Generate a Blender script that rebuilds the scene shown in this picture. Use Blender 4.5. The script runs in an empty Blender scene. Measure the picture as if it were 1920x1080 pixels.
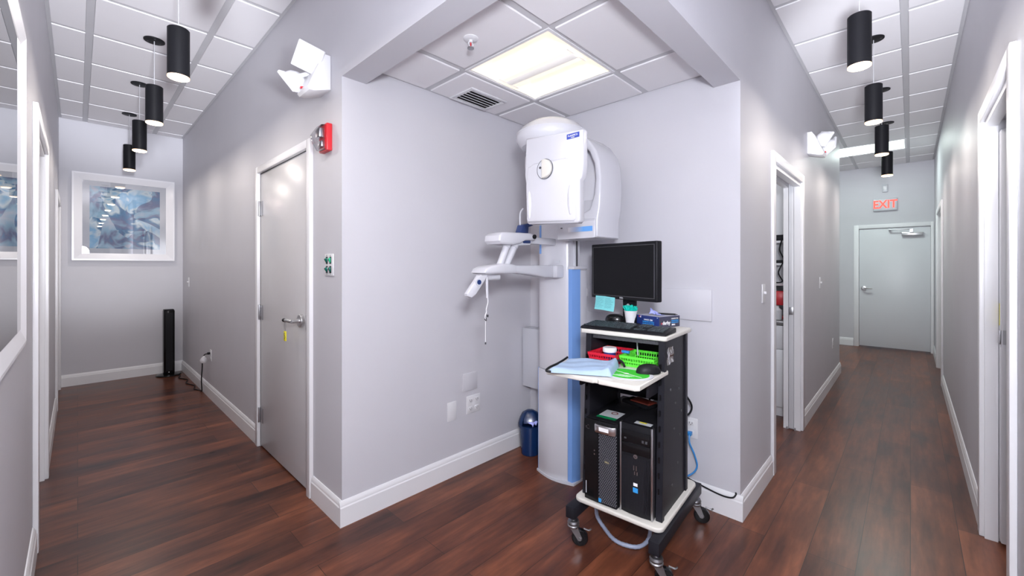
import bpy, bmesh, math, random
from math import sin, cos, pi, radians as R
from mathutils import Vector, Matrix
random.seed(7)
S = bpy.context.scene
COL = S.collection

# ------------------------------------------------------------------ materials
def node_mat(name):
    m = bpy.data.materials.new(name); m.use_nodes = True
    nt = m.node_tree; b = nt.nodes['Principled BSDF']
    return m, nt, b
def mk(name, col, rough=.5, metal=0., spec=.5, bump=0., bscale=200., coat=0., var=0.):
    m, nt, b = node_mat(name)
    c = (col[0], col[1], col[2], 1)
    b.inputs['Base Color'].default_value = c
    b.inputs['Roughness'].default_value = rough
    b.inputs['Metallic'].default_value = metal
    b.inputs['Specular IOR Level'].default_value = spec
    b.inputs['Coat Weight'].default_value = coat
    tc = nt.nodes.new('ShaderNodeTexCoord')
    nz = nt.nodes.new('ShaderNodeTexNoise'); nz.inputs['Scale'].default_value = bscale
    nt.links.new(tc.outputs['Object'], nz.inputs['Vector'])
    if bump:
        bp = nt.nodes.new('ShaderNodeBump'); bp.inputs['Strength'].default_value = bump; bp.inputs['Distance'].default_value = .002
        nt.links.new(nz.outputs['Fac'], bp.inputs['Height']); nt.links.new(bp.outputs['Normal'], b.inputs['Normal'])
    v = var or .03
    mx = nt.nodes.new('ShaderNodeMix'); mx.data_type = 'RGBA'
    mx.inputs['A'].default_value = tuple(x*(1-v) for x in col)+(1,)
    mx.inputs['B'].default_value = tuple(min(1, x*(1+v)) for x in col)+(1,)
    n2 = nt.nodes.new('ShaderNodeTexNoise'); n2.inputs['Scale'].default_value = 3
    nt.links.new(tc.outputs['Object'], n2.inputs['Vector'])
    nt.links.new(n2.outputs['Fac'], mx.inputs['Factor']); nt.links.new(mx.outputs['Result'], b.inputs['Base Color'])
    return m
def emis(name, col, strength, base=(.8, .8, .8)):
    m, nt, b = node_mat(name)
    b.inputs['Base Color'].default_value = base+(1,)
    b.inputs['Emission Color'].default_value = col+(1,)
    b.inputs['Emission Strength'].default_value = strength
    return m
def glass(name, tint=(1, 1, 1), rough=0.0, refl=1.0):
    m = bpy.data.materials.new(name); m.use_nodes = True; nt = m.node_tree; nt.nodes.clear()
    o = nt.nodes.new('ShaderNodeOutputMaterial'); mx = nt.nodes.new('ShaderNodeMixShader')
    t = nt.nodes.new('ShaderNodeBsdfTransparent'); t.inputs['Color'].default_value = tint+(1,)
    g = nt.nodes.new('ShaderNodeBsdfGlossy'); g.inputs['Roughness'].default_value = rough
    f = nt.nodes.new('ShaderNodeFresnel'); f.inputs['IOR'].default_value = 1.5
    mu = nt.nodes.new('ShaderNodeMath'); mu.operation = 'MULTIPLY'; mu.inputs[1].default_value = 2.0*refl; mu.use_clamp = True
    nt.links.new(f.outputs[0], mu.inputs[0]); nt.links.new(mu.outputs[0], mx.inputs[0])
    nt.links.new(t.outputs[0], mx.inputs[1]); nt.links.new(g.outputs[0], mx.inputs[2]); nt.links.new(mx.outputs[0], o.inputs[0])
    return m

WALL = mk('wall_paint', (.575, .57, .605), .48, spec=.35, bump=.12, bscale=260)
WHITE = mk('trim_white', (.78, .78, .80), .35, spec=.5)
DOORM = mk('door_paint', (.60, .59, .60), .30, spec=.55, bump=.05, bscale=180)
DOORW = mk('door_white', (.66, .67, .70), .35)
TILE = mk('ceiling_tile', (.82, .81, .83), .9, spec=.2, bump=.3, bscale=500, var=.015)
GRID = mk('ceiling_grid', (.56, .56, .58), .5)
BLACKM = mk('satin_black', (.009, .009, .011), .45, spec=.16)
BLACKG = mk('gloss_black', (.006, .006, .007), .2, spec=.3)
BLACKF = mk('frame_black', (.013, .013, .017), .42, spec=.16, bump=.1)
DARK = mk('dark_grey', (.05, .05, .055), .5)
MACH = mk('machine_white', (.58, .58, .62), .24, spec=.5, coat=.3)
MACHG = mk('machine_grey', (.55, .56, .60), .35)
BLUEST = mk('pale_blue_stripe', (.17, .33, .68), .3)
NAVY = mk('navy_plastic', (.015, .035, .13), .3)
BINB = mk('bin_blue', (.004, .022, .085), .22)
CHROME = mk('brushed_steel', (.62, .62, .63), .28, metal=1)
ZINC = mk('zinc', (.48, .48, .50), .35, metal=1)
ZINCD = mk('dull_zinc', (.30, .30, .31), .38, metal=1)
PLASTW = mk('plate_white', (.72, .72, .74), .3)
CREAM = mk('cream_laminate', (.62, .60, .55), .4, bump=.1, bscale=400)
REDM = mk('alarm_red', (.60, .02, .03), .3)
REDB = mk('basket_red', (.55, .01, .03), .35)
GREENB = mk('basket_green', (.10, .62, .04), .35)
TEAL = mk('teal_bristle', (.0, .50, .40), .5)
STICKY = mk('sticky_note_aqua', (.20, .62, .64), .7)
LILAC = mk('lilac_glove', (.38, .42, .85), .5)
PALEB = mk('pale_blue_fabric', (.33, .44, .60), .75, bump=.3, bscale=120)
BOXNAVY = mk('box_navy', (.01, .025, .14), .35)
BOXDARK = mk('box_charcoal', (.045, .045, .075), .35)
TXTW = mk('print_white', (.85, .85, .85), .5)
TXTB = mk('print_blue', (.03, .28, .65), .5)
TXTR = mk('print_red', (.75, .03, .05), .5)
PADGREEN = mk('pad_green', (.04, .50, .03), .5)
PADGREY = mk('pad_grey', (.55, .56, .60), .6)
YEL = mk('yellow_tag', (.80, .72, .02), .4)
CABLEBLUE = mk('cable_blue', (.03, .22, .55), .35)
HOSE = mk('hose_grey_blue', (.30, .34, .45), .4)
BROWNR = mk('red_brown', (.20, .035, .02), .4)
CLEARP = glass('clear_plastic', (.85, .85, .88), .08, .8)
PANE = glass('picture_glass', (1, 1, 1), 0.0, 1.1)
LENS = emis('pendant_lens', (1, .80, .52), 9.0)
LENSRIM = emis('pendant_rim', (1, .55, .22), 3.0)
TROF = emis('troffer_diffuser', (1, .92, .82), .22)
TROFR = mk('troffer_reflector', (.85, .80, .72), .4)
TUBEL = emis('tube_light', (.85, 1, .93), 3.0)
EXITR = emis('exit_letters', (1, .06, .04), 1.6, (.8, .05, .04))
SCREEN = mk('screen_black', (.006, .006, .007), .3, spec=.12)
GREENG = emis('green_lit_rocker', (.02, .45, .22), .35, (.0, .25, .14))
GREEND = mk('green_rocker', (.0, .12, .09), .2)
GRANITE = mk('granite', (.2, .19, .19), .2, var=.6)

def floor_mat():
    m, nt, b = node_mat('vinyl_planks'); N = nt.nodes; L = nt.links
    geo = N.new('ShaderNodeNewGeometry')
    br = N.new('ShaderNodeTexBrick'); br.offset = .37; br.offset_frequency = 2
    br.inputs['Scale'].default_value = 1; br.inputs['Brick Width'].default_value = 1.22; br.inputs['Row Height'].default_value = .18
    br.inputs['Mortar Size'].default_value = .0016; br.inputs['Mortar Smooth'].default_value = .3; br.inputs['Bias'].default_value = 0
    br.inputs['Color1'].default_value = (0, 0, 0, 1); br.inputs['Color2'].default_value = (1, 1, 1, 1); br.inputs['Mortar'].default_value = (.5, .5, .5, 1)
    L.new(geo.outputs['Position'], br.inputs['Vector'])
    # per-plank offset without the mortar blending in
    sp = N.new('ShaderNodeSeparateXYZ'); L.new(geo.outputs['Position'], sp.inputs[0])
    dv = N.new('ShaderNodeMath'); dv.operation = 'DIVIDE'; dv.inputs[1].default_value = .18; L.new(sp.outputs['Y'], dv.inputs[0])
    fl = N.new('ShaderNodeMath'); fl.operation = 'FLOOR'; L.new(dv.outputs[0], fl.inputs[0])
    cm = N.new('ShaderNodeCombineXYZ'); m7 = N.new('ShaderNodeMath'); m7.operation = 'MULTIPLY'; m7.inputs[1].default_value = 7.31
    L.new(fl.outputs[0], m7.inputs[0]); L.new(m7.outputs[0], cm.inputs['X']); L.new(m7.outputs[0], cm.inputs['Z'])
    off = N.new('ShaderNodeVectorMath'); off.operation = 'ADD'
    L.new(geo.outputs['Position'], off.inputs[0]); L.new(cm.outputs[0], off.inputs[1])
    def noise(scale, vec, det=4, rough=.55):
        mp = N.new('ShaderNodeMapping'); mp.inputs['Scale'].default_value = vec
        L.new(off.outputs[0], mp.inputs['Vector'])
        n = N.new('ShaderNodeTexNoise'); n.inputs['Scale'].default_value = scale; n.inputs['Detail'].default_value = det
        n.inputs['Roughness'].default_value = rough
        L.new(mp.outputs[0], n.inputs['Vector']); return n
    grain = noise(1, (3.0, 30, 1), 7, .62)
    blot = noise(1, (1.8, 6.0, 1), 4, .6)
    cr = N.new('ShaderNodeValToRGB'); e = cr.color_ramp.elements
    e[0].position = .34; e[0].color = (.018, .0070, .0055, 1)
    e[1].position = .76; e[1].color = (.240, .080, .038, 1)
    x = e.new(.47); x.color = (.064, .0205, .0125, 1)
    x = e.new(.60); x.color = (.125, .040, .020, 1)
    a0 = N.new('ShaderNodeMath'); a0.operation = 'MULTIPLY'; a0.inputs[1].default_value = .38
    a1 = N.new('ShaderNodeMath'); a1.operation = 'MULTIPLY_ADD'; a1.inputs[1].default_value = .60
    L.new(blot.outputs['Fac'], a1.inputs[0])
    L.new(grain.outputs['Fac'], a0.inputs[0]); L.new(a0.outputs[0], a1.inputs[2])
    a2 = N.new('ShaderNodeMath'); a2.operation = 'MULTIPLY_ADD'; a2.inputs[1].default_value = .13
    L.new(br.outputs['Color'], a2.inputs[0]); L.new(a1.outputs[0], a2.inputs[2])
    L.new(a2.outputs[0], cr.inputs[0])
    mx = N.new('ShaderNodeMix'); mx.data_type = 'RGBA'; mx.inputs['B'].default_value = (.022, .010, .008, 1)
    L.new(br.outputs['Fac'], mx.inputs['Factor']); L.new(cr.outputs[0], mx.inputs['A']); L.new(mx.outputs['Result'], b.inputs['Base Color'])
    b.inputs['Specular IOR Level'].default_value = .36
    rr = N.new('ShaderNodeMapRange'); rr.inputs['To Min'].default_value = .24; rr.inputs['To Max'].default_value = .38
    L.new(blot.outputs['Fac'], rr.inputs['Value']); L.new(rr.outputs[0], b.inputs['Roughness'])
    bp = N.new('ShaderNodeBump'); bp.inputs['Strength'].default_value = .10; bp.inputs['Distance'].default_value = .001
    sb = N.new('ShaderNodeMath'); sb.operation = 'SUBTRACT'
    L.new(grain.outputs['Fac'], sb.inputs[0]); L.new(br.outputs['Fac'], sb.inputs[1])
    L.new(sb.outputs[0], bp.inputs['Height']); L.new(bp.outputs[0], b.inputs['Normal'])
    return m
FLOOR = floor_mat()

def art_mat(name, seed):
    m, nt, b = node_mat(name); N = nt.nodes; L = nt.links
    tc = N.new('ShaderNodeTexCoord'); mp = N.new('ShaderNodeMapping'); mp.inputs['Location'].default_value = (seed, seed*.7, 0)
    L.new(tc.outputs['Object'], mp.inputs['Vector'])
    n0 = N.new('ShaderNodeTexNoise'); n0.inputs['Scale'].default_value = 1.6; n0.inputs['Detail'].default_value = 1
    L.new(mp.outputs[0], n0.inputs['Vector'])
    va = N.new('ShaderNodeVectorMath'); va.operation = 'MULTIPLY_ADD'; va.inputs[1].default_value = (.7, .7, .7)
    L.new(n0.outputs['Color'], va.inputs[0]); L.new(mp.outputs[0], va.inputs[2])
    vo = N.new('ShaderNodeTexVoronoi'); vo.feature = 'F1'; vo.inputs['Scale'].default_value = 3.6
    L.new(va.outputs[0], vo.inputs['Vector'])
    n1 = N.new('ShaderNodeTexNoise'); n1.inputs['Scale'].default_value = 5; n1.inputs['Distortion'].default_value = 1.5
    L.new(mp.outputs[0], n1.inputs['Vector'])
    ad = N.new('ShaderNodeMath'); ad.operation = 'MULTIPLY_ADD'; ad.inputs[1].default_value = .42
    sc_ = N.new('ShaderNodeSeparateColor'); L.new(vo.outputs['Color'], sc_.inputs[0]); mm_ = N.new('ShaderNodeMath'); mm_.operation = 'MULTIPLY_ADD'; mm_.inputs[1].default_value = .8
    L.new(vo.outputs['Distance'], mm_.inputs[0]); L.new(sc_.outputs[0], mm_.inputs[2]); L.new(mm_.outputs[0], ad.inputs[0])
    m2 = N.new('ShaderNodeMath'); m2.operation = 'MULTIPLY'; m2.inputs[1].default_value = .55
    L.new(n1.outputs['Fac'], m2.inputs[0]); L.new(m2.outputs[0], ad.inputs[2])
    cr = N.new('ShaderNodeValToRGB'); e = cr.color_ramp.elements
    e[0].position = .28; e[0].color = (.42, .62, .78, 1)
    e[1].position = .86; e[1].color = (.50, .52, .60, 1)
    for p, c in ((.40, (.20, .45, .68)), (.50, (.62, .70, .74)), (.56, (.07, .22, .40)), (.64, (.16, .17, .30)), (.74, (.30, .48, .62))):
        q = e.new(p); q.color = c+(1,)
    L.new(ad.outputs[0], cr.inputs[0]); L.new(cr.outputs[0], b.inputs['Base Color'])
    b.inputs['Roughness'].default_value = .6
    return m
ART = art_mat('abstract_ink', 3.1); ART2 = art_mat('abstract_ink_pale', 8.4)

# ------------------------------------------------------------------ mesh builder
class MB:
    def __init__(s): s.bm = bmesh.new(); s.mi = 0; s.M = Matrix.Identity(4)
    def _add(s, b):
        for f in b.faces: f.material_index = s.mi
        bmesh.ops.transform(b, matrix=s.M, verts=b.verts)
        me = bpy.data.meshes.new('tmp'); b.to_mesh(me); b.free(); s.bm.from_mesh(me); bpy.data.meshes.remove(me); return s
    def box(s, x0, x1, y0, y1, z0, z1, bev=0., seg=2, rot=None):
        b = bmesh.new(); bmesh.ops.create_cube(b, size=1)
        for v in b.verts:
            v.co = Vector(((x0+x1)/2+v.co.x*(x1-x0), (y0+y1)/2+v.co.y*(y1-y0), (z0+z1)/2+v.co.z*(z1-z0)))
        if bev: bmesh.ops.bevel(b, geom=list(b.edges), offset=bev, segments=seg, profile=.5, affect='EDGES', clamp_overlap=True)
        if rot: bmesh.ops.transform(b, matrix=rot, verts=b.verts)
        return s._add(b)
    def prism(s, poly, axis, a0, a1, bev=0., seg=2, rot=None):
        """poly in the two other axes (order x,y / x,z / y,z), pushed along axis"""
        b = bmesh.new()
        def P(p, a):
            return {'z': (p[0], p[1], a), 'y': (p[0], a, p[1]), 'x': (a, p[0], p[1])}[axis]
        va = [b.verts.new(P(p, a0)) for p in poly]; vb = [b.verts.new(P(p, a1)) for p in poly]
        n = len(poly); b.faces.new(va); b.faces.new(vb[::-1])
        for i in range(n): b.faces.new((va[i], vb[i], vb[(i+1) % n], va[(i+1) % n]))
        bmesh.ops.recalc_face_normals(b, faces=b.faces)
        if bev:
            caps = [e for e in b.edges if len(e.link_faces) == 2 and any(len(f.verts) == n and n != 4 or f.index < 0 for f in e.link_faces)]
            b.faces.ensure_lookup_table(); fs = {b.faces[0], b.faces[1]}
            caps = [e for e in b.edges if any(f in fs for f in e.link_faces)]
            bmesh.ops.bevel(b, geom=caps, offset=bev, segments=seg, profile=.5, affect='EDGES', clamp_overlap=True)
        if rot: bmesh.ops.transform(b, matrix=rot, verts=b.verts)
        return s._add(b)
    def cyl(s, c, r, h, axis='z', seg=32, r2=None, bev=0., rot=None):
        """from c, height h along axis"""
        b = bmesh.new(); bmesh.ops.create_cone(b, cap_ends=True, segments=seg, radius1=r, radius2=r if r2 is None else r2, depth=h)
        if bev:
            b.faces.ensure_lookup_table()
            ed = [e for e in b.edges if any(len(f.verts) > 4 for f in e.link_faces)]
            bmesh.ops.bevel(b, geom=ed, offset=bev, segments=3, profile=.5, affect='EDGES')
        bmesh.ops.translate(b, verts=b.verts, vec=(0, 0, h/2))
        rm = {'z': Matrix.Identity(4), 'x': Matrix.Rotation(pi/2, 4, 'Y'), 'y': Matrix.Rotation(-pi/2, 4, 'X')}[axis]
        bmesh.ops.transform(b, matrix=Matrix.Translation(c) @ (rot or Matrix.Identity(4)) @ rm, verts=b.verts)
        return s._add(b)
    def lathe(s, prof, c=(0, 0, 0), seg=40, sx=1., sy=1., rot=None):
        b = bmesh.new(); rings = []
        for r, z in prof:
            if r < 1e-6: rings.append([b.verts.new((0, 0, z))])
            else: rings.append([b.verts.new((r*cos(2*pi*i/seg)*sx, r*sin(2*pi*i/seg)*sy, z)) for i in range(seg)])
        for a, q in zip(rings, rings[1:]):
            for i in range(seg):
                j = (i+1) % seg
                if len(a) == 1 and len(q) == 1: continue
                if len(a) == 1: b.faces.new((a[0], q[j], q[i]))
                elif len(q) == 1: b.faces.new((a[i], a[j], q[0]))
                else: b.faces.new((a[i], a[j], q[j], q[i]))
        bmesh.ops.recalc_face_normals(b, faces=b.faces)
        bmesh.ops.transform(b, matrix=Matrix.Translation(c) @ (rot or Matrix.Identity(4)), verts=b.verts)
        return s._add(b)
    def tube(s, pts, r, seg=10, smooth=6, closed=False, rfun=None):
        P = [Vector(p) for p in pts]
        if smooth > 1 and len(P) > 2:
            Q = []; n = len(P)
            rng = range(n if closed else n-1)
            for i in rng:
                p0 = P[i-1] if (i > 0 or closed) else P[0]; p1 = P[i]; p2 = P[(i+1) % n]
                p3 = P[(i+2) % n] if (i+2 < n or closed) else P[n-1]
                for k in range(smooth):
                    t = k/smooth
                    Q.append(.5*((2*p1)+(p2-p0)*t+(2*p0-5*p1+4*p2-p3)*t*t+(3*p1-p0-3*p2+p3)*t**3))
            if not closed: Q.append(P[-1])
            P = Q
        b = bmesh.new(); rings = []; n = len(P)
        up = Vector((0, 0, 1)); prev = None
        for i, p in enumerate(P):
            a = P[i-1] if (i > 0 or closed) else P[0]; c = P[(i+1) % n] if (i < n-1 or closed) else P[-1]
            t = (c-a).normalized() if (c-a).length > 1e-9 else Vector((0, 0, 1))
            if prev is None:
                u = t.cross(up)
                if u.length < .1: u = t.cross(Vector((1, 0, 0)))
            else: u = prev - t*prev.dot(t)
            u.normalize(); prev = u; w = t.cross(u)
            rr = rfun(i/(n-1)) if rfun else r
            rings.append([b.verts.new(p+u*rr*cos(2*pi*k/seg)+w*rr*sin(2*pi*k/seg)) for k in range(seg)])
        m = n if closed else n-1
        for i in range(m):
            A, B = rings[i], rings[(i+1) % n]
            for k in range(seg): b.faces.new((A[k], A[(k+1) % seg], B[(k+1) % seg], B[k]))
        if not closed: b.faces.new(rings[0][::-1]); b.faces.new(rings[-1])
        return s._add(b)
    def sphere(s, c, r, sx=1, sy=1, sz=1, u=24, v=16, rot=None):
        b = bmesh.new(); bmesh.ops.create_uvsphere(b, u_segments=u, v_segments=v, radius=r)
        bmesh.ops.transform(b, matrix=Matrix.Translation(c) @ (rot or Matrix.Identity(4)) @ Matrix.Diagonal((sx, sy, sz, 1)), verts=b.verts)
        return s._add(b)
    def quad(s, *p):
        b = bmesh.new(); b.faces.new([b.verts.new(q) for q in p]); return s._add(b)
    def grid(s, nx, ny, fn):
        b = bmesh.new(); V = [[b.verts.new(fn(i/nx, j/ny)) for j in range(ny+1)] for i in range(nx+1)]
        for i in range(nx):
            for j in range(ny): b.faces.new((V[i][j], V[i+1][j], V[i+1][j+1], V[i][j+1]))
        bmesh.ops.recalc_face_normals(b, faces=b.faces)
        return s._add(b)

def obj(name, mb, mats, parent=None, ang=35, recenter=True, label=None, **kw):
    me = bpy.data.meshes.new(name); mb.bm.to_mesh(me); mb.bm.free()
    for m in (mats if isinstance(mats, (list, tuple)) else [mats]): me.materials.append(m)
    me.shade_smooth(); me.set_sharp_from_angle(angle=R(ang))
    o = bpy.data.objects.new(name, me); COL.objects.link(o)
    if parent is not None: o.parent = parent
    elif recenter:
        xs = [v.co for v in me.vertices]
        c = Vector(((min(v.x for v in xs)+max(v.x for v in xs))/2, (min(v.y for v in xs)+max(v.y for v in xs))/2, min(v.z for v in xs)))
        me.transform(Matrix.Translation(-c)); o.location = c
    if label: o['label'] = label
    for k, v in kw.items(): o[k] = v
    return o
def tag(o, label, cat, group=None):
    o['label'] = label; o['category'] = cat
    if group: o['group'] = group
    return o
def thing(name, label, cat, loc=(0, 0, 0), rz=0., group=None):
    o = bpy.data.objects.new(name, None); COL.objects.link(o); o.location = loc; o.rotation_euler = (0, 0, rz)
    o.empty_display_size = .1
    return tag(o, label, cat, group)
def copy_tree(o, parent=None):
    c = o.copy(); COL.objects.link(c)
    if parent is not None: c.parent = parent
    for ch in list(o.children): copy_tree(ch, c)
    return c
def struct(name, mb, mats, parent=None, **kw):
    o = obj(name, mb, mats, parent, recenter=False, **kw)
    if parent is None: o['kind'] = 'structure'
    return o
def sempty(name, loc=(0, 0, 0), rz=0.):
    o = bpy.data.objects.new(name, None); COL.objects.link(o); o.location = loc; o.rotation_euler = (0, 0, rz); o['kind'] = 'structure'; return o
def text(name, body, size, mat, parent, pos, right, up, ext=.0006, align='CENTER', sx=1., bold=0.):
    cu = bpy.data.curves.new('t', 'FONT'); cu.body = body; cu.size = size; cu.extrude = ext; cu.align_x = align; cu.align_y = 'CENTER'
    cu.offset = bold; cu.resolution_u = 3
    t = bpy.data.objects.new('t', cu); COL.objects.link(t); bpy.context.view_layer.update()
    me = bpy.data.meshes.new_from_object(t.evaluated_get(bpy.context.evaluated_depsgraph_get()))
    bpy.data.objects.remove(t); bpy.data.curves.remove(cu)
    r = Vector(right).normalized(); u = Vector(up).normalized(); n = r.cross(u)
    M = Matrix(((r.x*sx, u.x, n.x, pos[0]), (r.y*sx, u.y, n.y, pos[1]), (r.z*sx, u.z, n.z, pos[2]), (0, 0, 0, 1)))
    me.transform(M); me.materials.clear(); me.materials.append(mat); me.name = name
    o = bpy.data.objects.new(name, me); COL.objects.link(o)
    if parent is not None: o.parent = parent
    return o
# wall-frame rotations: local x = viewer's right, local y = into the wall, z = up
F_NY = 0.; F_NX = -pi/2; F_PY = pi; F_PX = pi/2

# ------------------------------------------------------------------ dimensions
X1, YA, XA, YR = .975, 2.19, 2.50, .67       # corner edges of the alcove
XL, YB, XE, YL = -.15, -.275, 9.45, 7.05     # left wall, right wall, exit wall, picture wall
HC, HA, HB = 3.10, 2.49, 2.40
T = .12; TB = .135

# ------------------------------------------------------------------ shell
struct('floor', MB().box(-1.6, XE+.3, -4.4, YL+.3, -.06, 0), FLOOR)
def seg_y(mb, x0, x1, ya, yb, ops, h=HC):      # wall running along y with openings (y0,y1,top)
    y = ya
    for a, b_, t in ops:
        mb.box(x0, x1, y, a, 0, h); mb.box(x0, x1, a, b_, t, h); y = b_
    mb.box(x0, x1, y, yb, 0, h); return mb
def seg_x(mb, y0, y1, xa, xb, ops, h=HC):
    x = xa
    for a, b_, t in ops:
        mb.box(x, a, y0, y1, 0, h); mb.box(a, b_, y0, y1, t, h); x = b_
    mb.box(x, xb, y0, y1, 0, h); return mb
struct('wall_left', seg_y(MB(), XL-T, XL, -4.2, YL, [(3.10, 4.06, 2.11), (5.95, 6.90, 2.06)]), WALL)
struct('wall_far_left', MB().box(XL-T, X1+T, YL, YL+T, 0, HC), WALL)
struct('wall_door_side', seg_y(MB(), X1, X1+T, YA+T, YL, [(2.635, 3.625, 2.10)]), WALL)
struct('wall_alcove_left', MB().box(X1, XA+T, YA, YA+T, 0, HC), WALL)
struct('wall_alcove_back', MB().box(XA, XA+T, YR, YA, 0, HC), WALL)
struct('wall_corridor_left', seg_x(MB(), YR, YR+T, XA+T, 6.89-T, [(3.245, 4.22, 2.09)]), WALL)
struct('wall_right', seg_x(MB(), YB-T, YB, X1, XE, [(2.37, 3.21, 2.12), (6.98, 8.15, 2.10)]), WALL)
struct('wall_exit', MB().box(XE, XE+T, YB-T, .66-.01, 2.06, HC).box(XE, XE+T, YB-T, -.255, 0, 2.06).box(XE, XE+T, .65, 2.6, 0, HC), WALL)
struct('wall_recess', MB().box(6.89-T, XE, 2.5, 2.5+T, 0, HC).box(6.89-T, 6.89, YR, 2.5, 0, HC), WALL)
struct('wall_back', MB().box(XL-T, X1+T, -4.2-T, -4.2, 0, HC).box(X1, X1+T, -4.2, YB-T, 0, HC), WALL)
# bulkhead beams over the alcove opening
struct('trim_1', MB().box(X1, X1+TB, YR, YA, HB, HC), WALL)
struct('trim_2', MB().box(X1+TB, XA, YR, YR+TB, HB, HC), WALL)

# ceilings: tegular tiles hanging a little below an exposed grid
def tile_field(mb, x0, x1, y0, y1, gx, gy, z, skip=()):
    xs = [x0]+[g for g in gx if x0+.02 < g < x1-.02]+[x1]
    ys = [y0]+[g for g in gy if y0+.02 < g < y1-.02]+[y1]
    mb.mi = 1; mb.box(x0, x1, y0, y1, z+.10, z+.115)
    g = .020
    for x in xs:
        a, b_ = max(x0, x-g), min(x1, x+g)
        if x == x0: b_ = x0+.022
        if x == x1: a = x1-.022
        mb.mi = 1; mb.box(a, b_, y0, y1, z, z+.03)
    for y in ys:
        a, b_ = max(y0, y-g), min(y1, y+g)
        if y == y0: b_ = y0+.022
        if y == y1: a = y1-.022
        for i in range(len(xs)-1):
            xa = xs[i]+(.022 if i == 0 else g); xb = xs[i+1]-(.022 if i == len(xs)-2 else g)
            if xb > xa: mb.mi = 1; mb.box(xa, xb, a, b_, z, z+.03)
    for i in range(len(xs)-1):
        for j in range(len(ys)-1):
            cx, cy = (xs[i]+xs[i+1])/2, (ys[j]+ys[j+1])/2
            if any(a < cx < b_ and c < cy < d for a, b_, c, d in skip): continue
            xa, xb, ya, yb = xs[i]+.021, xs[i+1]-.021, ys[j]+.021, ys[j+1]-.021
            if xb-xa < .02 or yb-ya < .02: continue
            mb.mi = 0; mb.box(xa, xb, ya, yb, z-.007, z+.029, bev=.002, seg=1)
cb = MB()
GYL = [4.344+.625*k for k in range(-14, 6)]
tile_field(cb, XL, X1, -4.2, YL, [.06, .68], GYL, HC)
GXR = [7.0+.635*k for k in range(-10, 5)]
TRO2 = (GXR[11], GXR[12], .03, 1.27)
tile_field(cb, X1, XE, YB, YR, GXR, [.03, .655], HC, [TRO2])
tile_field(cb, 6.89, XE, YR, 2.5, GXR, [.655+.62*k for k in range(1, 3)], HC, [TRO2])
TRO = (1.507, 2.107, 1.21, 1.81)
tile_field(cb, X1+TB, XA, YR+TB, YA, [1.507, 2.107], [1.21, 1.81], HA, [TRO])
cb.mi = 0; cb.box(X1, XA+T, YR, YA+T, HC-.02, HC+.04)
[cb.box(*q) for q in ((XL-T, XE+T, -4.3, YL+T, HC+.12, HC+.14),)]
struct('ceiling', cb, [TILE, GRID])

# baseboards
def base_prof(t=.016, h=.135): return [(0, 0), (t, 0), (t, h-.035), (t*.78, h-.028), (t*.78, h-.018), (t*.45, h-.006), (t*.25, h), (0, h)]
def baseboard(name, runs):
    mb = MB()
    for (ax, c, s, a, b_) in runs:      # ax: running axis; c: wall coordinate; s: side of the room
        if ax == 'y': mb.prism([(c+s*p[0], p[1]) for p in base_prof()], 'y', a, b_)
        else: mb.prism([(c+s*p[0], p[1]) for p in base_prof()], 'x', a, b_)
    return struct(name, mb, WHITE, ang=25)
t_ = .016
baseboard('baseboard_left', [('y', XL, 1, -4.2, 3.03), ('y', XL, 1, 4.13, 5.88), ('y', XL, 1, 6.97, YL)])
baseboard('baseboard_far_left', [('x', YL, -1, XL, X1)])
baseboard('baseboard_door_side', [('y', X1, -1, YA, 2.575), ('y', X1, -1, 3.685, YL-t_)])
baseboard('baseboard_alcove_left', [('x', YA, -1, X1-t_, XA)])
baseboard('baseboard_alcove_back', [('y', XA, -1, YR-t_, YA-t_)])
baseboard('baseboard_corridor_left', [('x', YR, -1, XA, 3.175), ('x', YR, -1, 4.29, 6.89+t_)])
baseboard('baseboard_right', [('x', YB, 1, X1, 2.30), ('x', YB, 1, 3.28, 6.91), ('x', YB, 1, 8.22, XE)])
baseboard('baseboard_exit', [('y', XE, -1, .725, 2.5)])
baseboard('baseboard_recess', [('y', 6.89, 1, YR, 2.5)])

# ------------------------------------------------------------------ door casings and doors
def casing_y(name, x, s, y0, y1, top, w=.065, t=.02, jamb=T, reveal=True):
    """casing on a wall running along y; s = room side"""
    mb = MB(); a, b_ = sorted((x, x+s*t))
    mb.box(a, b_, y0-w, y0, 0, top+w, bev=.004); mb.box(a, b_, y1, y1+w, 0, top+w, bev=.004); mb.box(a, b_, y0, y1, top, top+w, bev=.004)
    c, d = sorted((x+s*.002, x-s*jamb))
    mb.box(c, d, y0, y0+.018, 0, top); mb.box(c, d, y1-.018, y1, 0, top); mb.box(c, d, y0+.018, y1-.018, top-.018, top)
    return struct(name, mb, WHITE)
def casing_x(name, y, s, x0, x1, top, w=.065, t=.02, jamb=T, split=False):
    mb = MB(); a, b_ = sorted((y, y+s*t))
    mb.box(x0-w, x0, a, b_, 0, top+w, bev=.004); mb.box(x1, x1+w, a, b_, 0, top+w, bev=.004); mb.box(x0, x1, a, b_, top, top+w, bev=.004)
    c, d = sorted((y+s*.002, y-s*jamb))
    mb.box(x0, x0+.018, c, d, 0, top)
    if not split:
        mb.box(x1-.018, x1, c, d, 0, top); mb.box(x0+.018, x1-.018, c, d, top-.018, top)
    else:
        j = jamb; p = y-s*j*.36; q = y-s*j*.70
        for u, v in ((y+s*.002, p), (q, y-s*j)):
            u, v = sorted((u, v)); mb.box(x1-.018, x1, u, v, 0, top); mb.box(x0+.018, x1-.018, u, v, top-.03, top)
    return struct(name, mb, WHITE)
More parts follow.
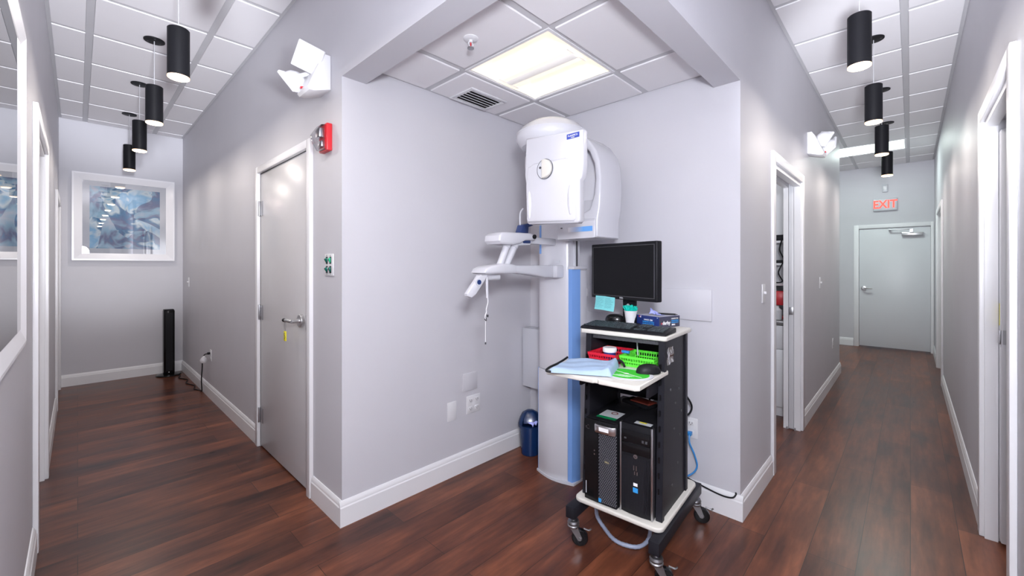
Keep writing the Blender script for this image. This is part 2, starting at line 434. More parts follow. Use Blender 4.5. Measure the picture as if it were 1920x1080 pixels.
# closed door in the left corridor (hollow metal frame)
mb = MB()
fx0, fx1 = X1-.022, X1+T
mb.box(fx0, fx1, 2.583, 2.635, 0, 2.15, bev=.003); mb.box(fx0, fx1, 3.625, 3.677, 0, 2.15, bev=.003); mb.box(fx0, fx1, 2.635, 3.625, 2.10, 2.15, bev=.003)
mb.box(X1+.05, X1+.075, 2.635, 2.65, 0, 2.10).box(X1+.05, X1+.075, 3.61, 3.625, 0, 2.10).box(X1+.05, X1+.075, 2.65, 3.61, 2.085, 2.10)
struct('trim_3', mb, WHITE)
d1 = sempty('door_1', (X1, 0, 0))
struct('door_leaf', MB().box(.001, .045, 2.639, 3.621, .012, 2.096, bev=.002), DOORM, d1)
for z in (1.83, 1.035, .245):
    h = MB(); h.box(-.003, .001, 3.555, 3.66, z-.055, z+.055, bev=.0008, seg=1); h.cyl((-.008, 3.623, z-.058), .008, .116, seg=14, bev=.002)
    for k in (-.035, .035):
        h.cyl((-.0045, 3.585, z+k), .004, .003, 'x', 10); h.cyl((-.0045, 3.645, z+k), .004, .003, 'x', 10)
    obj('hinge', h, ZINC, d1)
hd = MB(); hd.cyl((-.022, 2.752, 1.045), .040, .024, 'x', 36, bev=.004); hd.cyl((-.065, 2.752, 1.045), .013, .05, 'x', 20)
hd.tube([(-.062, 2.752, 1.045), (-.066, 2.775, 1.045), (-.066, 2.80, 1.045), (-.064, 2.885, 1.042)], .011, 12)
obj('door_handle', hd, CHROME, d1)
hb = MB(); hb.cyl((-.065, 2.86, 1.0425), .0122, .028, 'y', 16); obj('lever_grip', hb, BLACKM, d1)
obj('strike_plate', MB().box(-.0235, -.0215, 2.63, 2.637, 1.0, 1.09), ZINC, d1)
# the key tag hangs on the lever
kt = thing('key_tag', 'small yellow key tag hanging from the lever of the grey corridor door', 'key tag', (X1-.066, 2.862, .945))
g = MB(); g.box(-.003, .003, -.019, .019, -.032, .03, bev=.002); obj('tag_body', g, YEL, kt)
g = MB(); g.tube([(0, .000, .03), (0, .012, .06), (0, .008, .107), (0, -.008, .107), (0, -.012, .06)], .0014, 6, closed=True); obj('key_ring', g, ZINC, kt)
g = MB(); g.tube([(-.004, -.008, .018), (-.004, .004, .014), (-.004, -.002, .002), (-.004, -.010, -.006), (-.004, -.002, -.018)], .0014, 6); obj('pen_mark', g, DARK, kt)

# left-wall openings
casing_y('trim_4', XL, 1, 3.10, 4.06, 2.11)
struct('door_2', MB().box(XL-T+.005, XL-T+.045, 3.12, 4.04, .01, 2.09, bev=.002), DOORW)
casing_y('trim_5', XL, 1, 5.95, 6.90, 2.06)
struct('door_3', MB().box(XL-T+.005, XL-T+.045, 5.97, 6.88, .01, 2.04, bev=.002), DOORW)

# pocket door, corridor left wall
casing_x('trim_6', YR, -1, 3.245, 4.22, 2.09, split=True)
d4 = sempty('door_4', (4.20, 0, 0))
struct('door_leaf', MB().box(.001, .9, YR+.046, YR+.081, .012, 2.075, bev=.002), DOORW, d4)
obj('latch_plate', MB().box(-.003, .003, YR+.047, YR+.080, .975, 1.04, bev=.001), ZINC, d4)
obj('floor_guide', MB().box(-.02, .002, YR+.03, YR+.038, .0, .02).box(-.02, .002, YR+.088, YR+.096, .0, .02), ZINC, d4)
# pocket door, right wall
casing_x('trim_7', YB, 1, 2.37, 3.21, 2.12, split=True)
d5 = sempty('door_5', (3.14, 0, 0))
struct('door_leaf', MB().box(0, .8, YB-.084, YB-.046, .02, 2.06, bev=.006), DOORW, d5)
obj('latch_plate', MB().box(-.002, .001, YB-.078, YB-.052, 1.0, 1.07).box(.0, .05, YB-.046, YB-.042, 1.0, 1.07, bev=.001), ZINC, d5)
obj('yellow_sticker', MB().box(.03, .05, YB-.0462, YB-.0455, 1.09, 1.20), YEL, d5)
casing_x('trim_8', YB, 1, 6.98, 8.15, 2.10)
struct('door_6', MB().box(7.0, 8.13, YB-T+.005, YB-T+.045, .01, 2.08, bev=.002), DOORW)

# exit door
mb = MB(); x0 = XE-.02
mb.box(x0, XE+T, .65, .72, 0, 2.11, bev=.003); mb.box(x0, XE+T, -.272, -.235, 0, 2.11, bev=.003); mb.box(x0, XE+T, -.235, .65, 2.045, 2.11, bev=.003)
struct('trim_9', mb, WHITE)
d7 = sempty('door_7', (XE, 0, 0))
struct('door_leaf', MB().box(.004, .05, -.232, .647, .02, 2.04, bev=.002), DOORW, d7)
h = MB(); h.cyl((-.018, .585, 1.02), .036, .022, 'x', 28, bev=.004); h.cyl((-.06, .585, 1.02), .012, .05, 'x', 16)
h.tube([(-.06, .585, 1.02), (-.062, .555, 1.02), (-.062, .47, 1.015)], .011, 10); obj('door_handle', h, CHROME, d7)
h = MB(); h.box(-.05, .004, -.15, .105, 1.895, 1.955, bev=.008); obj('door_closer', h, CHROME, d7)
h = MB(); h.box(-.08, -.065, -.03, .01, 1.95, 2.005).box(-.075, -.06, -.01, .26, 1.995, 2.01, bev=.003).box(-.06, .0, .235, .265, 1.99, 2.02, bev=.003)
obj('closer_arm', h, ZINC, d7)
# lift the closer arm bracket onto the frame
# corridor end behind the camera, seen mirrored in the picture glass
d8 = sempty('door_8', (.4, -4.2, 0))
struct('door_leaf', MB().box(-.42, .42, .0, .03, 0.01, .9).box(-.42, .42, 0, .03, 2.0, 2.1).box(-.42, -.30, 0, .03, .9, 2.0).box(.30, .42, 0, .03, .9, 2.0), WHITE, d8)
g = MB()
for k in range(27): g.box(-.30, .30, .002, .026, .92+.04*k, .925+.04*k, rot=None)
obj('blind', g, mk('blind_green', (.10, .20, .17), .5), d8)
obj('glass_pane', MB().box(-.30, .30, .028, .032, .9, 2.0), PANE, d8)
obj('backing', MB().box(-.31, .31, -.005, .0, .9, 2.0), mk('night_green', (.02, .05, .045), .5), d8)

# rooms behind the pocket doors
struct('wall_side_room', MB().box(2.62, 6.77, 3.0, 3.1, 0, 2.7).box(5.6, 5.7, YR+T, 3.0, 0, 2.7).box(2.62, 2.64, YR+T, 3.0, 0, 2.7).box(2.62, 5.7, YR+T, 3.1, 2.7, 2.76), mk('room_white', (.7, .71, .74), .6))
struct('wall_far_right', MB().box(1.0, 5.0, YB-2.2, YB-2.1, 0, 2.7).box(1.0, 1.1, YB-2.1, YB-T, 0, 2.7).box(4.9, 5.0, YB-2.1, YB-T, 0, 2.7).box(1.0, 5.0, YB-2.2, YB-T, 2.7, 2.76), mk('room_white_b', (.7, .71, .74), .6))
cab = thing('base_cabinet', 'white base cabinet with a stone top seen through the left pocket doorway', 'cabinet', (4.45, 1.5, 0))
obj('carcass', MB().box(.02, .55, -.70, 1.2, .09, .85).box(.06, .55, -.70, 1.2, 0, .09), WHITE, cab)
for k in range(4):
    y0 = -.70+.475*k
    obj('drawer', MB().box(0, .02, y0+.003, y0+.472, .63, .845, bev=.002), WHITE, cab)
    obj('cabinet_door', MB().box(0, .02, y0+.003, y0+.472, .10, .625, bev=.002), WHITE, cab)
obj('countertop', MB().box(-.02, .58, -.70, 1.2, .85, .89, bev=.004), GRANITE, cab)
sh = thing('wall_shelf', 'white wall shelves above the counter behind the left pocket doorway', 'shelf', (4.75, 1.5, 1.2))
obj('shelf_side', MB().box(0, .28, -.70, -.68, 0, 1.15), WHITE, sh); obj('shelf_side', MB().box(0, .28, 1.18, 1.2, 0, 1.15), WHITE, sh)
for z in (0, .2, .42): obj('shelf_board', MB().box(0, .28, -.68, 1.18, z, z+.02), WHITE, sh)
obj('back_panel', MB().box(.28, .29, -.70, 1.2, 0, 1.15), WHITE, sh)
tag(obj('black_case', MB().box(4.78, 4.95, .83, 1.25, 1.641, 1.70, bev=.01), BLACKM), 'black case on the top shelf behind the left pocket doorway', 'case')
tag(obj('black_tray', MB().box(4.78, 4.95, .83, 1.2, 1.421, 1.45, bev=.004), BLACKM), 'flat black tray on the middle shelf behind the left pocket doorway', 'tray')
tag(obj('black_wire', MB().tube([(4.74, .90, 1.66), (4.73, .92, 1.55), (4.74, .89, 1.45), (4.73, .93, 1.33), (4.74, .90, 1.24), (4.745, .98, 1.23)], .006), BLACKM), 'black wire dangling in front of the wall shelves', 'wire')
tag(obj('red_box', MB().box(4.60, 4.72, .85, 1.10, 1.02, 1.15, bev=.004).box(4.60, 4.72, .85, 1.10, .892, .915), REDM), 'red box on the counter behind the left pocket doorway', 'box')
tag(obj('white_bottle', MB().lathe([(0, .892), (.035, .892), (.038, .9), (.038, .98), (.015, 1.0), (.015, 1.018), (0, 1.018)], (4.53, .90, 0), 20), PLASTW), 'small white bottle on the counter in front of the red box', 'bottle')

# ------------------------------------------------------------------ alcove troffer, vent, sprinkler, corridor troffer
t = thing('ceiling_troffer', 'square recessed ceiling light with curved diffuser over the alcove', 'ceiling light', (1.807, 1.51, HA), pi/2)
w = .30
mb = MB()
mb.box(-w, w, -w, -w+.016, -.004, .02).box(-w, w, w-.016, w, -.004, .02).box(-w, -w+.016, -w+.016, w-.016, -.004, .02).box(w-.016, w, -w+.016, w-.016, -.004, .02)
obj('frame', mb, WHITE, t)
W2 = w-.016
def troff(u, v):
    y = -W2+2*W2*v; x = -W2+2*W2*u
    a = abs(y)/W2
    z = .07*(1-((a-.62)/.38)**2) if a > .24 else .03
    z = .075*sin(pi*min(1, max(0, (1-a)/.76)))**.8
    e = min(1, (W2-abs(x))/.05)
    return (x, y, max(0, z)*min(1, e)+.001)
obj('reflector', MB().grid(24, 36, troff), emis('troffer_pan', (1, .88, .66), .52, (.85, .82, .76)), t)
def diff(u, v):
    x = -W2+.04+2*(W2-.04)*u; y = -.085+.17*v
    return (x, y, .07-.075*sin(pi*v)**.6)
d = MB().grid(8, 24, diff); d.box(-W2+.035, -W2+.042, -.085, .085, .0, .075).box(W2-.042, W2-.035, -.085, .085, .0, .075)
obj('diffuser', d, TROF, t)
v = thing('air_vent', 'white slotted air vent set into an alcove ceiling tile', 'vent', (1.823, 2.05, HA-.007))
mb = MB(); mb.box(-.155, .155, -.112, -.09, -.008, 0, bev=.002).box(-.155, .155, .09, .112, -.008, 0, bev=.002).box(-.155, -.13, -.09, .09, -.008, 0, bev=.002).box(.13, .155, -.09, .09, -.008, 0, bev=.002)
obj('frame', mb, PLASTW, v)
obj('duct', MB().box(-.13, .13, -.09, .09, -.0015, .0005), BLACKM, v)
for k in range(6):
    y = -.078+.031*k
    obj('slat', MB().box(-.13, .13, -.0065, .0065, -.001, .001, rot=Matrix.Translation((0, y, -.005)) @ Matrix.Rotation(.3, 4, 'X')), PLASTW, v)
s = thing('sprinkler', 'fire sprinkler head with round white collar in alcove ceiling', 'sprinkler', (1.31, 1.53, HA-.007))
obj('collar', MB().lathe([(0, 0), (.036, 0), (.036, -.003), (.028, -.008), (.018, -.010), (0, -.010)]), PLASTW, s)
mb = MB(); mb.cyl((0, 0, -.022), .010, .014); mb.tube([(.009, 0, -.02), (.014, 0, -.03), (.004, 0, -.045)], .0025, 6); mb.tube([(-.009, 0, -.02), (-.014, 0, -.03), (-.004, 0, -.045)], .0025, 6)
obj('frame_arms', mb, PLASTW, s); obj('glass_bulb', MB().cyl((0, 0, -.044), .003, .024, seg=10), REDM, s)
obj('deflector', MB().cyl((0, 0, -.050), .016, .004), ZINC, s)
t = thing('tube_troffer', 'long bright ceiling light at far end of the exit corridor', 'ceiling light', ((TRO2[0]+TRO2[1])/2, .65, HC))
a, b_ = (TRO2[1]-TRO2[0])/2-.012, .61
obj('frame', MB().box(-a, a, -b_, -b_+.02, -.006, .02).box(-a, a, b_-.02, b_, -.006, .02).box(-a, -a+.02, -b_+.02, b_-.02, -.006, .02).box(a-.02, a, -b_+.02, b_-.02, -.006, .02), WHITE, t)
obj('diffuser', MB().box(-a+.02, a-.02, -b_+.02, b_-.02, -.003, .003), TUBEL, t)

# ------------------------------------------------------------------ pendants
def make_pendant(label, group, loc):
    p = thing('pendant_light', label, 'pendant light', loc, 0, group)
    c = MB(); c.cyl((0, 0, HC-.007-.010-2.46), .063, .010, seg=36, bev=.002)
    obj('canopy', c, BLACKM, p)
    for k in range(3):
        obj('canopy_screw', MB().cyl((.042*cos(2.1*k+.5), .042*sin(2.1*k+.5), HC-2.46-.019), .006, .003, seg=10), DARK, p)
    obj('cord', MB().cyl((0, 0, .285), .0028, HC-2.46-.015-.285, seg=8), mk('cord_clear', (.45, .45, .47), .4), p)
    obj('shade', MB().lathe([(0, .288), (.006, .288), (.010, .284), (.048, .284), (.052, .280), (.052, .012), (.050, .012), (.050, .02), (0, .02)]), BLACKM, p)
    obj('lens', MB().lathe([(0, 0), (.046, 0), (.049, .003), (.049, .014), (0, .014)]), LENS, p)
    obj('lens_rim', MB().lathe([(.0495, .003), (.0515, .004), (.0515, .0118), (.0495, .0118), (.0495, .003)]), LENSRIM, p)
    return p
GL = 'pendants in the left corridor'; GR_ = 'pendants in the exit corridor'
LY = [3.03, 4.12, 5.2, 6.31]; RX = [2.93, 4.13, 5.37, 6.64]
ordn = ['nearest', 'second nearest', 'third nearest', 'farthest']
proto = None
for i, y in enumerate(LY):
    lab = '%s black cylinder pendant of the four in the left corridor' % ordn[i]
    if proto is None: proto = make_pendant(lab, GL, (.4, y, 2.46))
    else:
        c = copy_tree(proto); c.location = (.4, y, 2.46); c['label'] = lab
for i, x in enumerate(RX):
    c = copy_tree(proto); c.location = (x, .2, 2.46); c['label'] = '%s black cylinder pendant of the four in the exit corridor' % ordn[i]; c['group'] = GR_
EXTRA = [(.4, 1.92), (.4, .82), (.4, -.3), (.4, -1.4)]
for x, y in EXTRA:
    c = copy_tree(proto); c.location = (x, y, 2.46); c['label'] = 'black cylinder pendant mirrored in the glass of the far picture'; c['group'] = 'pendants behind the photographer'

# ------------------------------------------------------------------ pictures
def picture(label, loc, rz, w, h, fw, art, depth=.035, mat=.06, lip=.0):
    p = thing('framed_picture', label, 'picture', loc, rz)
    x, z = w/2, h
    def rail(poly):
        m = MB()
        # outer ring high at outside, sloping to inside
        return m
    m = MB(); o = [(-x, 0), (x, 0), (x, z), (-x, z)]; i_ = [(-x+fw, fw), (x-fw, fw), (x-fw, z-fw), (-x+fw, z-fw)]
    for k in range(4):
        j = (k+1) % 4
        A, B, C, D = o[k], o[j], i_[j], i_[k]
        m.quad((A[0], 0, A[1]), (B[0], 0, B[1]), (B[0], -depth, B[1]), (A[0], -depth, A[1]))
        f1 = .18
        E = [(A[0]+(D[0]-A[0])*f1, A[1]+(D[1]-A[1])*f1), (B[0]+(C[0]-B[0])*f1, B[1]+(C[1]-B[1])*f1)]
        m.quad((A[0], -depth, A[1]), (B[0], -depth, B[1]), (E[1][0], -depth, E[1][1]), (E[0][0], -depth, E[0][1]))
        m.quad((E[0][0], -depth, E[0][1]), (E[1][0], -depth, E[1][1]), (C[0], -depth*.45, C[1]), (D[0], -depth*.45, D[1]))
        m.quad((D[0], -depth*.45, D[1]), (C[0], -depth*.45, C[1]), (C[0], -.004, C[1]), (D[0], -.004, D[1]))
    bmesh.ops.remove_doubles(m.bm, verts=m.bm.verts, dist=.0001); bmesh.ops.recalc_face_normals(m.bm, faces=m.bm.faces)
    obj('frame', m, mk('picture_frame_white', (.85, .85, .88), .25), p, ang=10)
    obj('mat_board', MB().box(-x+fw-.003, x-fw+.003, -.008, 0, fw-.003, z-fw+.003), mk('mat_board', (.62, .63, .68), .7), p)
    obj('print', MB().box(-x+fw+mat, x-fw-mat, -.0095, -.0078, fw+mat, z-fw-mat), art, p)
    obj('glass_pane', MB().box(-x+fw-.001, x-fw+.001, -.0135, -.0115, fw-.001, z-fw+.001), PANE, p)
    return p
picture('white framed blue abstract picture on the far wall of left corridor', (.418, YL, 1.462), F_NY, .93, 1.035, .085, ART, mat=.06, depth=.05)
p = picture('white framed blue abstract picture at the left edge of the photo', (XL, 1.815, 1.11), F_PX, .93, 1.09, .055, ART2, depth=.024, mat=.065)

# ------------------------------------------------------------------ tower speaker / fan
tw = thing('tower_heater', 'slim black tower heater standing in the corner under the far picture', 'heater', (.805, 6.85, 0))
obj('base', MB().lathe([(0, 0), (.125, 0), (.13, .006), (.125, .016), (.06, .028), (0, .028)]), BLACKG, tw)
obj('tower_body', MB().prism([(-.055, -.045), (-.035, -.06), (.035, -.06), (.055, -.045), (.055, .05), (-.055, .05)], 'z', .028, .83, bev=.006), BLACKG, tw)
obj('grille', MB().box(-.032, .032, -.062, -.060, .07, .80), BLACKM, tw)
obj('top_cap', MB().prism([(-.05, -.04), (-.032, -.055), (.032, -.055), (.05, -.04), (.05, .045), (-.05, .045)], 'z', .83, .842, bev=.003), BLACKM, tw)
obj('power_light', MB().cyl((-.004, -.064, .05), .006, .004, 'y', 12), ZINC, tw)
c = MB(); c.tube([(.885, 6.72, .010), (.90, 6.68, .006), (.87, 6.55, .006), (.93, 6.38, .006), (.89, 6.2, .006), (.94, 6.0, .006), (.91, 5.85, .006), (.945, 5.72, .006), (.94, 5.60, .03), (.93, 5.56, .16), (.93, 5.52, .30), (.925, 5.48, .39), (.93, 5.41, .45), (.945, 5.36, .465), (.958, 5.335, .465)], .0055)
tag(obj('power_cord', c, BLACKM), 'black power cord from the tower heater up to the wall outlet', 'cord')
c = MB(); c.lathe([(0, 0), (.03, .003), (.034, .02), (.022, .05), (.008, .07), (0, .07)], (.925, 5.43, .375), 20, rot=Matrix.Rotation(.5, 4, 'X'))
tag(obj('cord_tag', c, PLASTW), 'white plug adapter hanging on the black power cord by the outlet', 'adapter')

# ------------------------------------------------------------------ wall plates
def plate(name, label, cat, loc, rz, w=.072, h=.118, mat=PLASTW):
    p = thing(name, label, cat, loc, rz)
    obj('cover_plate', MB().box(-w/2, w/2, -.006, 0, -h/2, h/2, bev=.003), mat, p); return p
def duplex(p, x=0., z0=0.):
    for z in (-.028, .028):
        m = MB(); m.box(x-.017, x+.017, -.0085, -.005, z0+z-.014, z0+z+.014, bev=.003)
        o = obj('socket', m, PLASTW, p)
        obj('slots', MB().box(x-.009, x-.0065, -.0092, -.008, z0+z-.004, z0+z+.007).box(x+.0065, x+.009, -.0092, -.008, z0+z-.004, z0+z+.007).cyl((x, -.0092, z0+z-.008), .0028, .001, 'y', 10), DARK, o)
def toggle(p, x=0.):
    obj('toggle', MB().box(x-.005, x+.005, -.020, -.004, -.004, .012, bev=.002), PLASTW, p)
p = plate('wall_outlet', 'white outlet with black plug low on the grey left corridor wall', 'outlet', (X1, 5.335, .45), F_NX); duplex(p)
obj('plug', MB().box(-.014, .014, -.035, -.009, .012, .034, bev=.005), BLACKM, p)
p = plate('light_switch', 'small white switch plate at far end of the left corridor wall', 'light switch', (X1, 6.60, 1.19), F_NX); toggle(p)
p = plate('switch_panel', 'white switch plate with four green rockers beside the grey door', 'switch panel', (X1, 2.345, 1.393), F_NX, .115, .122)
for i, x in enumerate((-.024, .024)):
    for j, z in enumerate((.026, -.026)):
        m = MB(); m.box(x-.011, x+.011, -.009, -.005, z-.020, z+.020, bev=.002)
        o = obj('rocker_frame', m, BLACKG, p)
        m = MB(); m.prism([(-.009, z-.014), (-.020, z+.006), (-.010, z+.014), (-.007, z+.014), (-.007, z-.014)], 'x', x-.008, x+.008, bev=.001)
        obj('green_rocker', m, GREENG if (i, j) == (1, 0) else GREEND, o)
for x in (-.024, .024):
    for z in (.052, -.052): obj('screw', MB().cyl((x, -.0075, z), .0022, .002, 'y', 8), DARK, p)
p = plate('wall_plate', 'blank white cover plate low on the alcove left wall', 'wall plate', (1.71, YA, .428), F_NY, .073, .125)
for z in (.045, -.045): obj('screw', MB().cyl((0, -.0075, z), .0025, .002, 'y', 8), PLASTW, p)
p = plate('quad_outlet', 'white double outlet with four sockets on the alcove left wall', 'outlet', (1.896, YA, .436), F_NY, .122, .122)
for x in (-.028, .028): duplex(p, x)
p = plate('painted_plate', 'cover plate painted over in wall grey above the four-socket outlet', 'wall plate', (1.866, YA, .595), F_NY, .13, .122, WALL)
p = plate('data_outlet', 'white plate with blue network cable plugged in behind the cart', 'outlet', (XA, .932, .436), F_NX, .075, .118)
duplex(p, 0, .0)
obj('network_plug', MB().box(-.014, .010, -.035, -.008, -.040, -.018, bev=.003), CABLEBLUE, p)
c = MB(); c.tube([(XA-.03, .932, .405), (XA-.045, .925, .36), (XA-.04, .90, .30), (XA-.04, .885, .235), (XA-.06, .91, .19), (XA-.10, .96, .17), (XA-.12, .99, .20), (XA-.10, 1.0, .28), (XA-.14, 1.01, .36)], .0048)
tag(obj('network_cable', c, CABLEBLUE), 'blue network cable looping from the data outlet behind the cart', 'cable')
c = MB(); c.tube([(XA-.02, 1.10, .22), (XA-.024, .98, .155), (XA-.026, .86, .128), (XA-.026, .76, .113), (XA-.022, .705, .118), (XA-.008, .69, .135), (XA-.006, .692, .145)], .0042)
tag(obj('black_cable', c, BLACKM), 'thin black cable sagging along the baseboard behind the cart', 'cable')
c = MB(); c.tube([(2.22, .98, .74), (2.32, .93, .70), (2.40, .91, .63), (2.42, .90, .58), (2.38, .91, .545), (2.30, .96, .53), (2.268, 1.0, .53)], .0055)
tag(obj('loose_cable', c, BLACKM), 'black cable loop bulging out behind the right side of the cart', 'cable')
p = plate('light_switch', 'white switch plate on wall just before the left pocket door', 'light switch', (2.985, YR, 1.215), F_NY); toggle(p)
p = plate('light_switch', 'white switch plate on wall between pocket door and corridor corner', 'light switch', (5.25, YR, 1.22), F_NY); toggle(p)
p = plate('wall_outlet', 'white outlet low on the wall near the exit corridor corner', 'outlet', (6.21, YR, .475), F_NY); duplex(p)
# painted panel and raceway on the alcove back wall
tag(obj('wall_panel', MB().box(XA-.012, XA, .815, 1.64, 1.07, 1.252, bev=.002), WALL), 'wall-coloured panel mounted on the alcove wall behind the monitor', 'panel')
tag(obj('cable_raceway', MB().box(XA-.03, XA, 1.642, 1.70, 1.175, 1.232, bev=.003), PLASTW), 'short white cable raceway left of the monitor', 'raceway')
# junction box
jb = thing('control_box', 'pale grey metal box on the wall behind the x-ray column', 'electrical box', (XA, 2.03, .46))
obj('housing', MB().box(-.105, 0, -.16, .15, 0, .45, bev=.004), MACHG, jb)
obj('gland', MB().box(-.075, -.035, -.09, -.04, -.035, 0, bev=.005), BLACKM, jb)
obj('power_lead', MB().tube([(-.055, -.065, -.03), (-.055, -.07, -.06), (-.04, -.11, -.08), (-.03, -.2, -.085)], .006), BLACKM, jb)
# bin
b = thing('waste_bin', 'small dark blue bin with swing lid beside the x-ray column', 'bin', (2.325, 2.04, 0))
obj('bin_body', MB().lathe([(0, 0), (.062, 0), (.066, .004), (.082, .20), (.088, .203), (.088, .215), (.080, .215), (.064, .01), (0, .01)]), BINB, b)
def lid():
    m = MB(); prof = [(.088, .216), (.09, .222), (.086, .24), (.076, .27), (.060, .30), (.030, .318), (0, .322)]
    bm = bmesh.new(); seg = 40; rings = []
    return prof
m = MB()
pr_ = lid(); seg = 40
bm_ = bmesh.new(); rings = []
for r, z in pr_[:-1]: rings.append([bm_.verts.new((r*cos(2*pi*i/seg), r*sin(2*pi*i/seg), z)) for i in range(seg)])
top = bm_.verts.new((0, 0, .322))
for a, q in zip(rings, rings[1:]):
    for i in range(seg):
        j = (i+1) % seg; ang = (i+.5)/seg*360
        dx = abs((ang-222+180) % 360-180)
        if dx < 42 and a is not rings[0]: continue
        bm_.faces.new((a[i], a[j], q[j], q[i]))
for i in range(seg): bm_.faces.new((rings[-1][i], rings[-1][(i+1) % seg], top))
m._add(bm_); obj('bin_lid', m, BINB, b)
m = MB(); m.box(-.05, .05, -.004, .004, -.045, .045, bev=.003, rot=Matrix.Rotation(R(-48), 4, 'Z') @ Matrix.Translation((0, -.035, .275)) @ Matrix.Rotation(-.5, 4, 'X'))
obj('swing_flap', m, BINB, b)
m = MB(); m.grid(10, 8, lambda u, v: (-.075+.05*u+.008*sin(9*v), -.075+.055*v, .225+.03*sin(5*u)*cos(4*v+1)+.012*sin(14*u*v)))
tag(obj('tissue', MB().grid(12, 10, lambda u, v: (2.325-.068+.055*u+.006*sin(9*v), 2.04-.085+.075*v, .232+.022*abs(sin(5*u+3*v))+.010*sin(14*u*v))), LILAC), 'crumpled lilac glove poking out of the blue bin', 'glove')

# ------------------------------------------------------------------ emergency lights, fire alarm, exit sign
def face_rot(n, roll):
    """rotation whose -Y axis points along n"""
    n = Vector(n).normalized(); return (-n).to_track_quat('Y', 'Z').to_matrix().to_4x4() @ Matrix.Rotation(roll, 4, 'Y')
def emergency(label, loc, rz, heads, bw=.08):
    e = thing('emergency_light', label, 'emergency light', loc, rz, 'emergency lights')
    obj('housing', MB().prism([(0, 0), (0, .19), (-.035, .19), (-.06, .15), (-.125, -.015), (-.115, -.03), (-.09, -.03)], 'x', -bw, bw, bev=.008), PLASTW, e)
    obj('test_button', MB().box(-.020, -.006, -.130, -.122, -.002, .008).box(.004, .008, -.130, -.122, -.001, .003), REDM, e)
    for c, n, roll in heads:
        q = Matrix.Translation(c) @ face_rot(n, roll)
        m = MB(); m.lathe([(0, .055), (.030, .050), (.055, .032), (.068, .008), (.070, 0), (0, 0)], (0, 0, 0), 28, rot=q @ Matrix.Rotation(-pi/2, 4, 'X'))
        m.box(-.070, .070, -.014, .006, -.070, .070, bev=.006, seg=3, rot=q)
        h = obj('lamp_head', m, PLASTW, e)
        obj('lens', MB().box(-.060, .060, -.0175, -.013, -.060, .060, bev=.002, rot=q), LENSW, h)
        obj('swivel', MB().tube([Vector(c)-Vector(n).normalized()*.05, (0, -.07, .10)], .012, 10, 1), PLASTW, e)
    return e
LENSW = mk('lens_white', (.78, .78, .80), .15)
emergency('white twin-head emergency light above the grey door', (X1, 2.405, 2.365), F_NX,
          [((.035, -.105, .155), (.72, -.55, -.28), .42), ((-.105, -.125, .06), (-.75, -.25, -.55), .3)])
emergency('white twin-head emergency light above the left pocket door', (4.60, YR, 2.40), F_NY,
          [((.06, -.10, .14), (.75, -.50, -.35), -.35), ((.11, -.14, .07), (.55, -.75, -.40), .5)])
st = thing('fire_alarm', 'red fire alarm beacon on the wall above the switch plate', 'fire alarm', (X1, 2.365, 2.10), F_NX)
obj('base', MB().box(-.055, .055, -.03, 0, -.075, .075, bev=.004), REDM, st)
obj('strobe_cover', MB().prism([(-.03, -.07), (-.03, .07), (-.05, .065), (-.085, .01), (-.075, -.03), (-.05, -.07)], 'x', -.04, .04, bev=.006), CLEARP, st)
obj('reflector', MB().box(-.03, .03, -.062, -.031, -.005, .05, bev=.008).box(-.028, .028, -.05, -.031, -.055, -.02, bev=.006), CHROME, st)
obj('red_core', MB().box(-.036, .036, -.035, -.030, -.066, .066), REDM, st)
text('lettering', 'FIRE', .028, TXTW, st, (-.001, -.0365, -.035), (1, 0, 0), (0, 0, 1))
ex = thing('exit_sign', 'white exit sign with glowing red letters above the far door', 'exit sign', (XE, .31, 2.335), F_NX)
obj('housing', MB().box(-.15, .15, -.045, 0, 0, .205, bev=.006), MACHG, ex)
text('lettering', 'EXIT', .185, EXITR, ex, (0, -.0465, .10), (1, 0, 0), (0, 0, 1), sx=.80, bold=.004)
sd = thing('door_sensor', 'small grey sensor on the wall above the exit sign', 'sensor', (XE, .31, 2.65), F_NX)
obj('housing', MB().box(-.035, .035, -.03, 0, 0, .13, bev=.006), MACHG, sd)
obj('lens', MB().box(-.022, .022, -.035, -.028, .03, .10, bev=.004), PLASTW, sd)

# ------------------------------------------------------------------ panoramic x-ray machine
xr = thing('xray_machine', 'white panoramic dental x-ray machine with blue stripes on a column', 'x-ray machine', (0, 0, 0))
def xpart(name, mb, mat, parent=None, **k): return obj(name, mb, mat, parent or xr, **k)
# base column: convex front facing -x
def conv(y0, y1, xf, xb, bulge, n=8):
    P = []
    for i in range(n+1):
        s_ = i/n; P.append((xf-bulge*sin(pi*s_), y0+(y1-y0)*s_))
    return P+[(xb, y1), (xb, y0)]
xpart('base_cover', MB().prism(conv(1.582, 1.825, 2.165, 2.30, .03), 'z', .012, .700, bev=.003), MACH)
xpart('floor_plate', MB().prism(conv(1.530, 1.835, 2.160, 2.315, .035), 'z', 0, .014), MACHG)
xpart('column', MB().box(2.225, 2.312, 1.534, 1.80, .014, 1.36, bev=.004), MACH)
xpart('blue_stripe', MB().prism([(2.165, 1.580), (2.165, 1.547), (2.225, 1.532), (2.235, 1.532), (2.235, 1.58)], 'z', .014, 1.366), BLUEST)
xpart('blue_stripe', MB().prism([(2.163, 1.826), (2.185, 1.834), (2.20, 1.834), (2.20, 1.822)], 'z', .014, .700), BLUEST)
xpart('column_cap', MB().box(2.160, 2.316, 1.528, 1.79, 1.366, 1.386, bev=.005), MACH)
xpart('mast', MB().box(2.20, 2.31, 1.60, 1.79, 1.385, 2.08, bev=.004), MACH)
xpart('mast_rail', MB().box(2.22, 2.27, 1.562, 1.598, 1.385, 2.0), MACHG)
xpart('mast_rail', MB().box(2.23, 2.24, 1.556, 1.562, 1.385, 2.0), DARK)
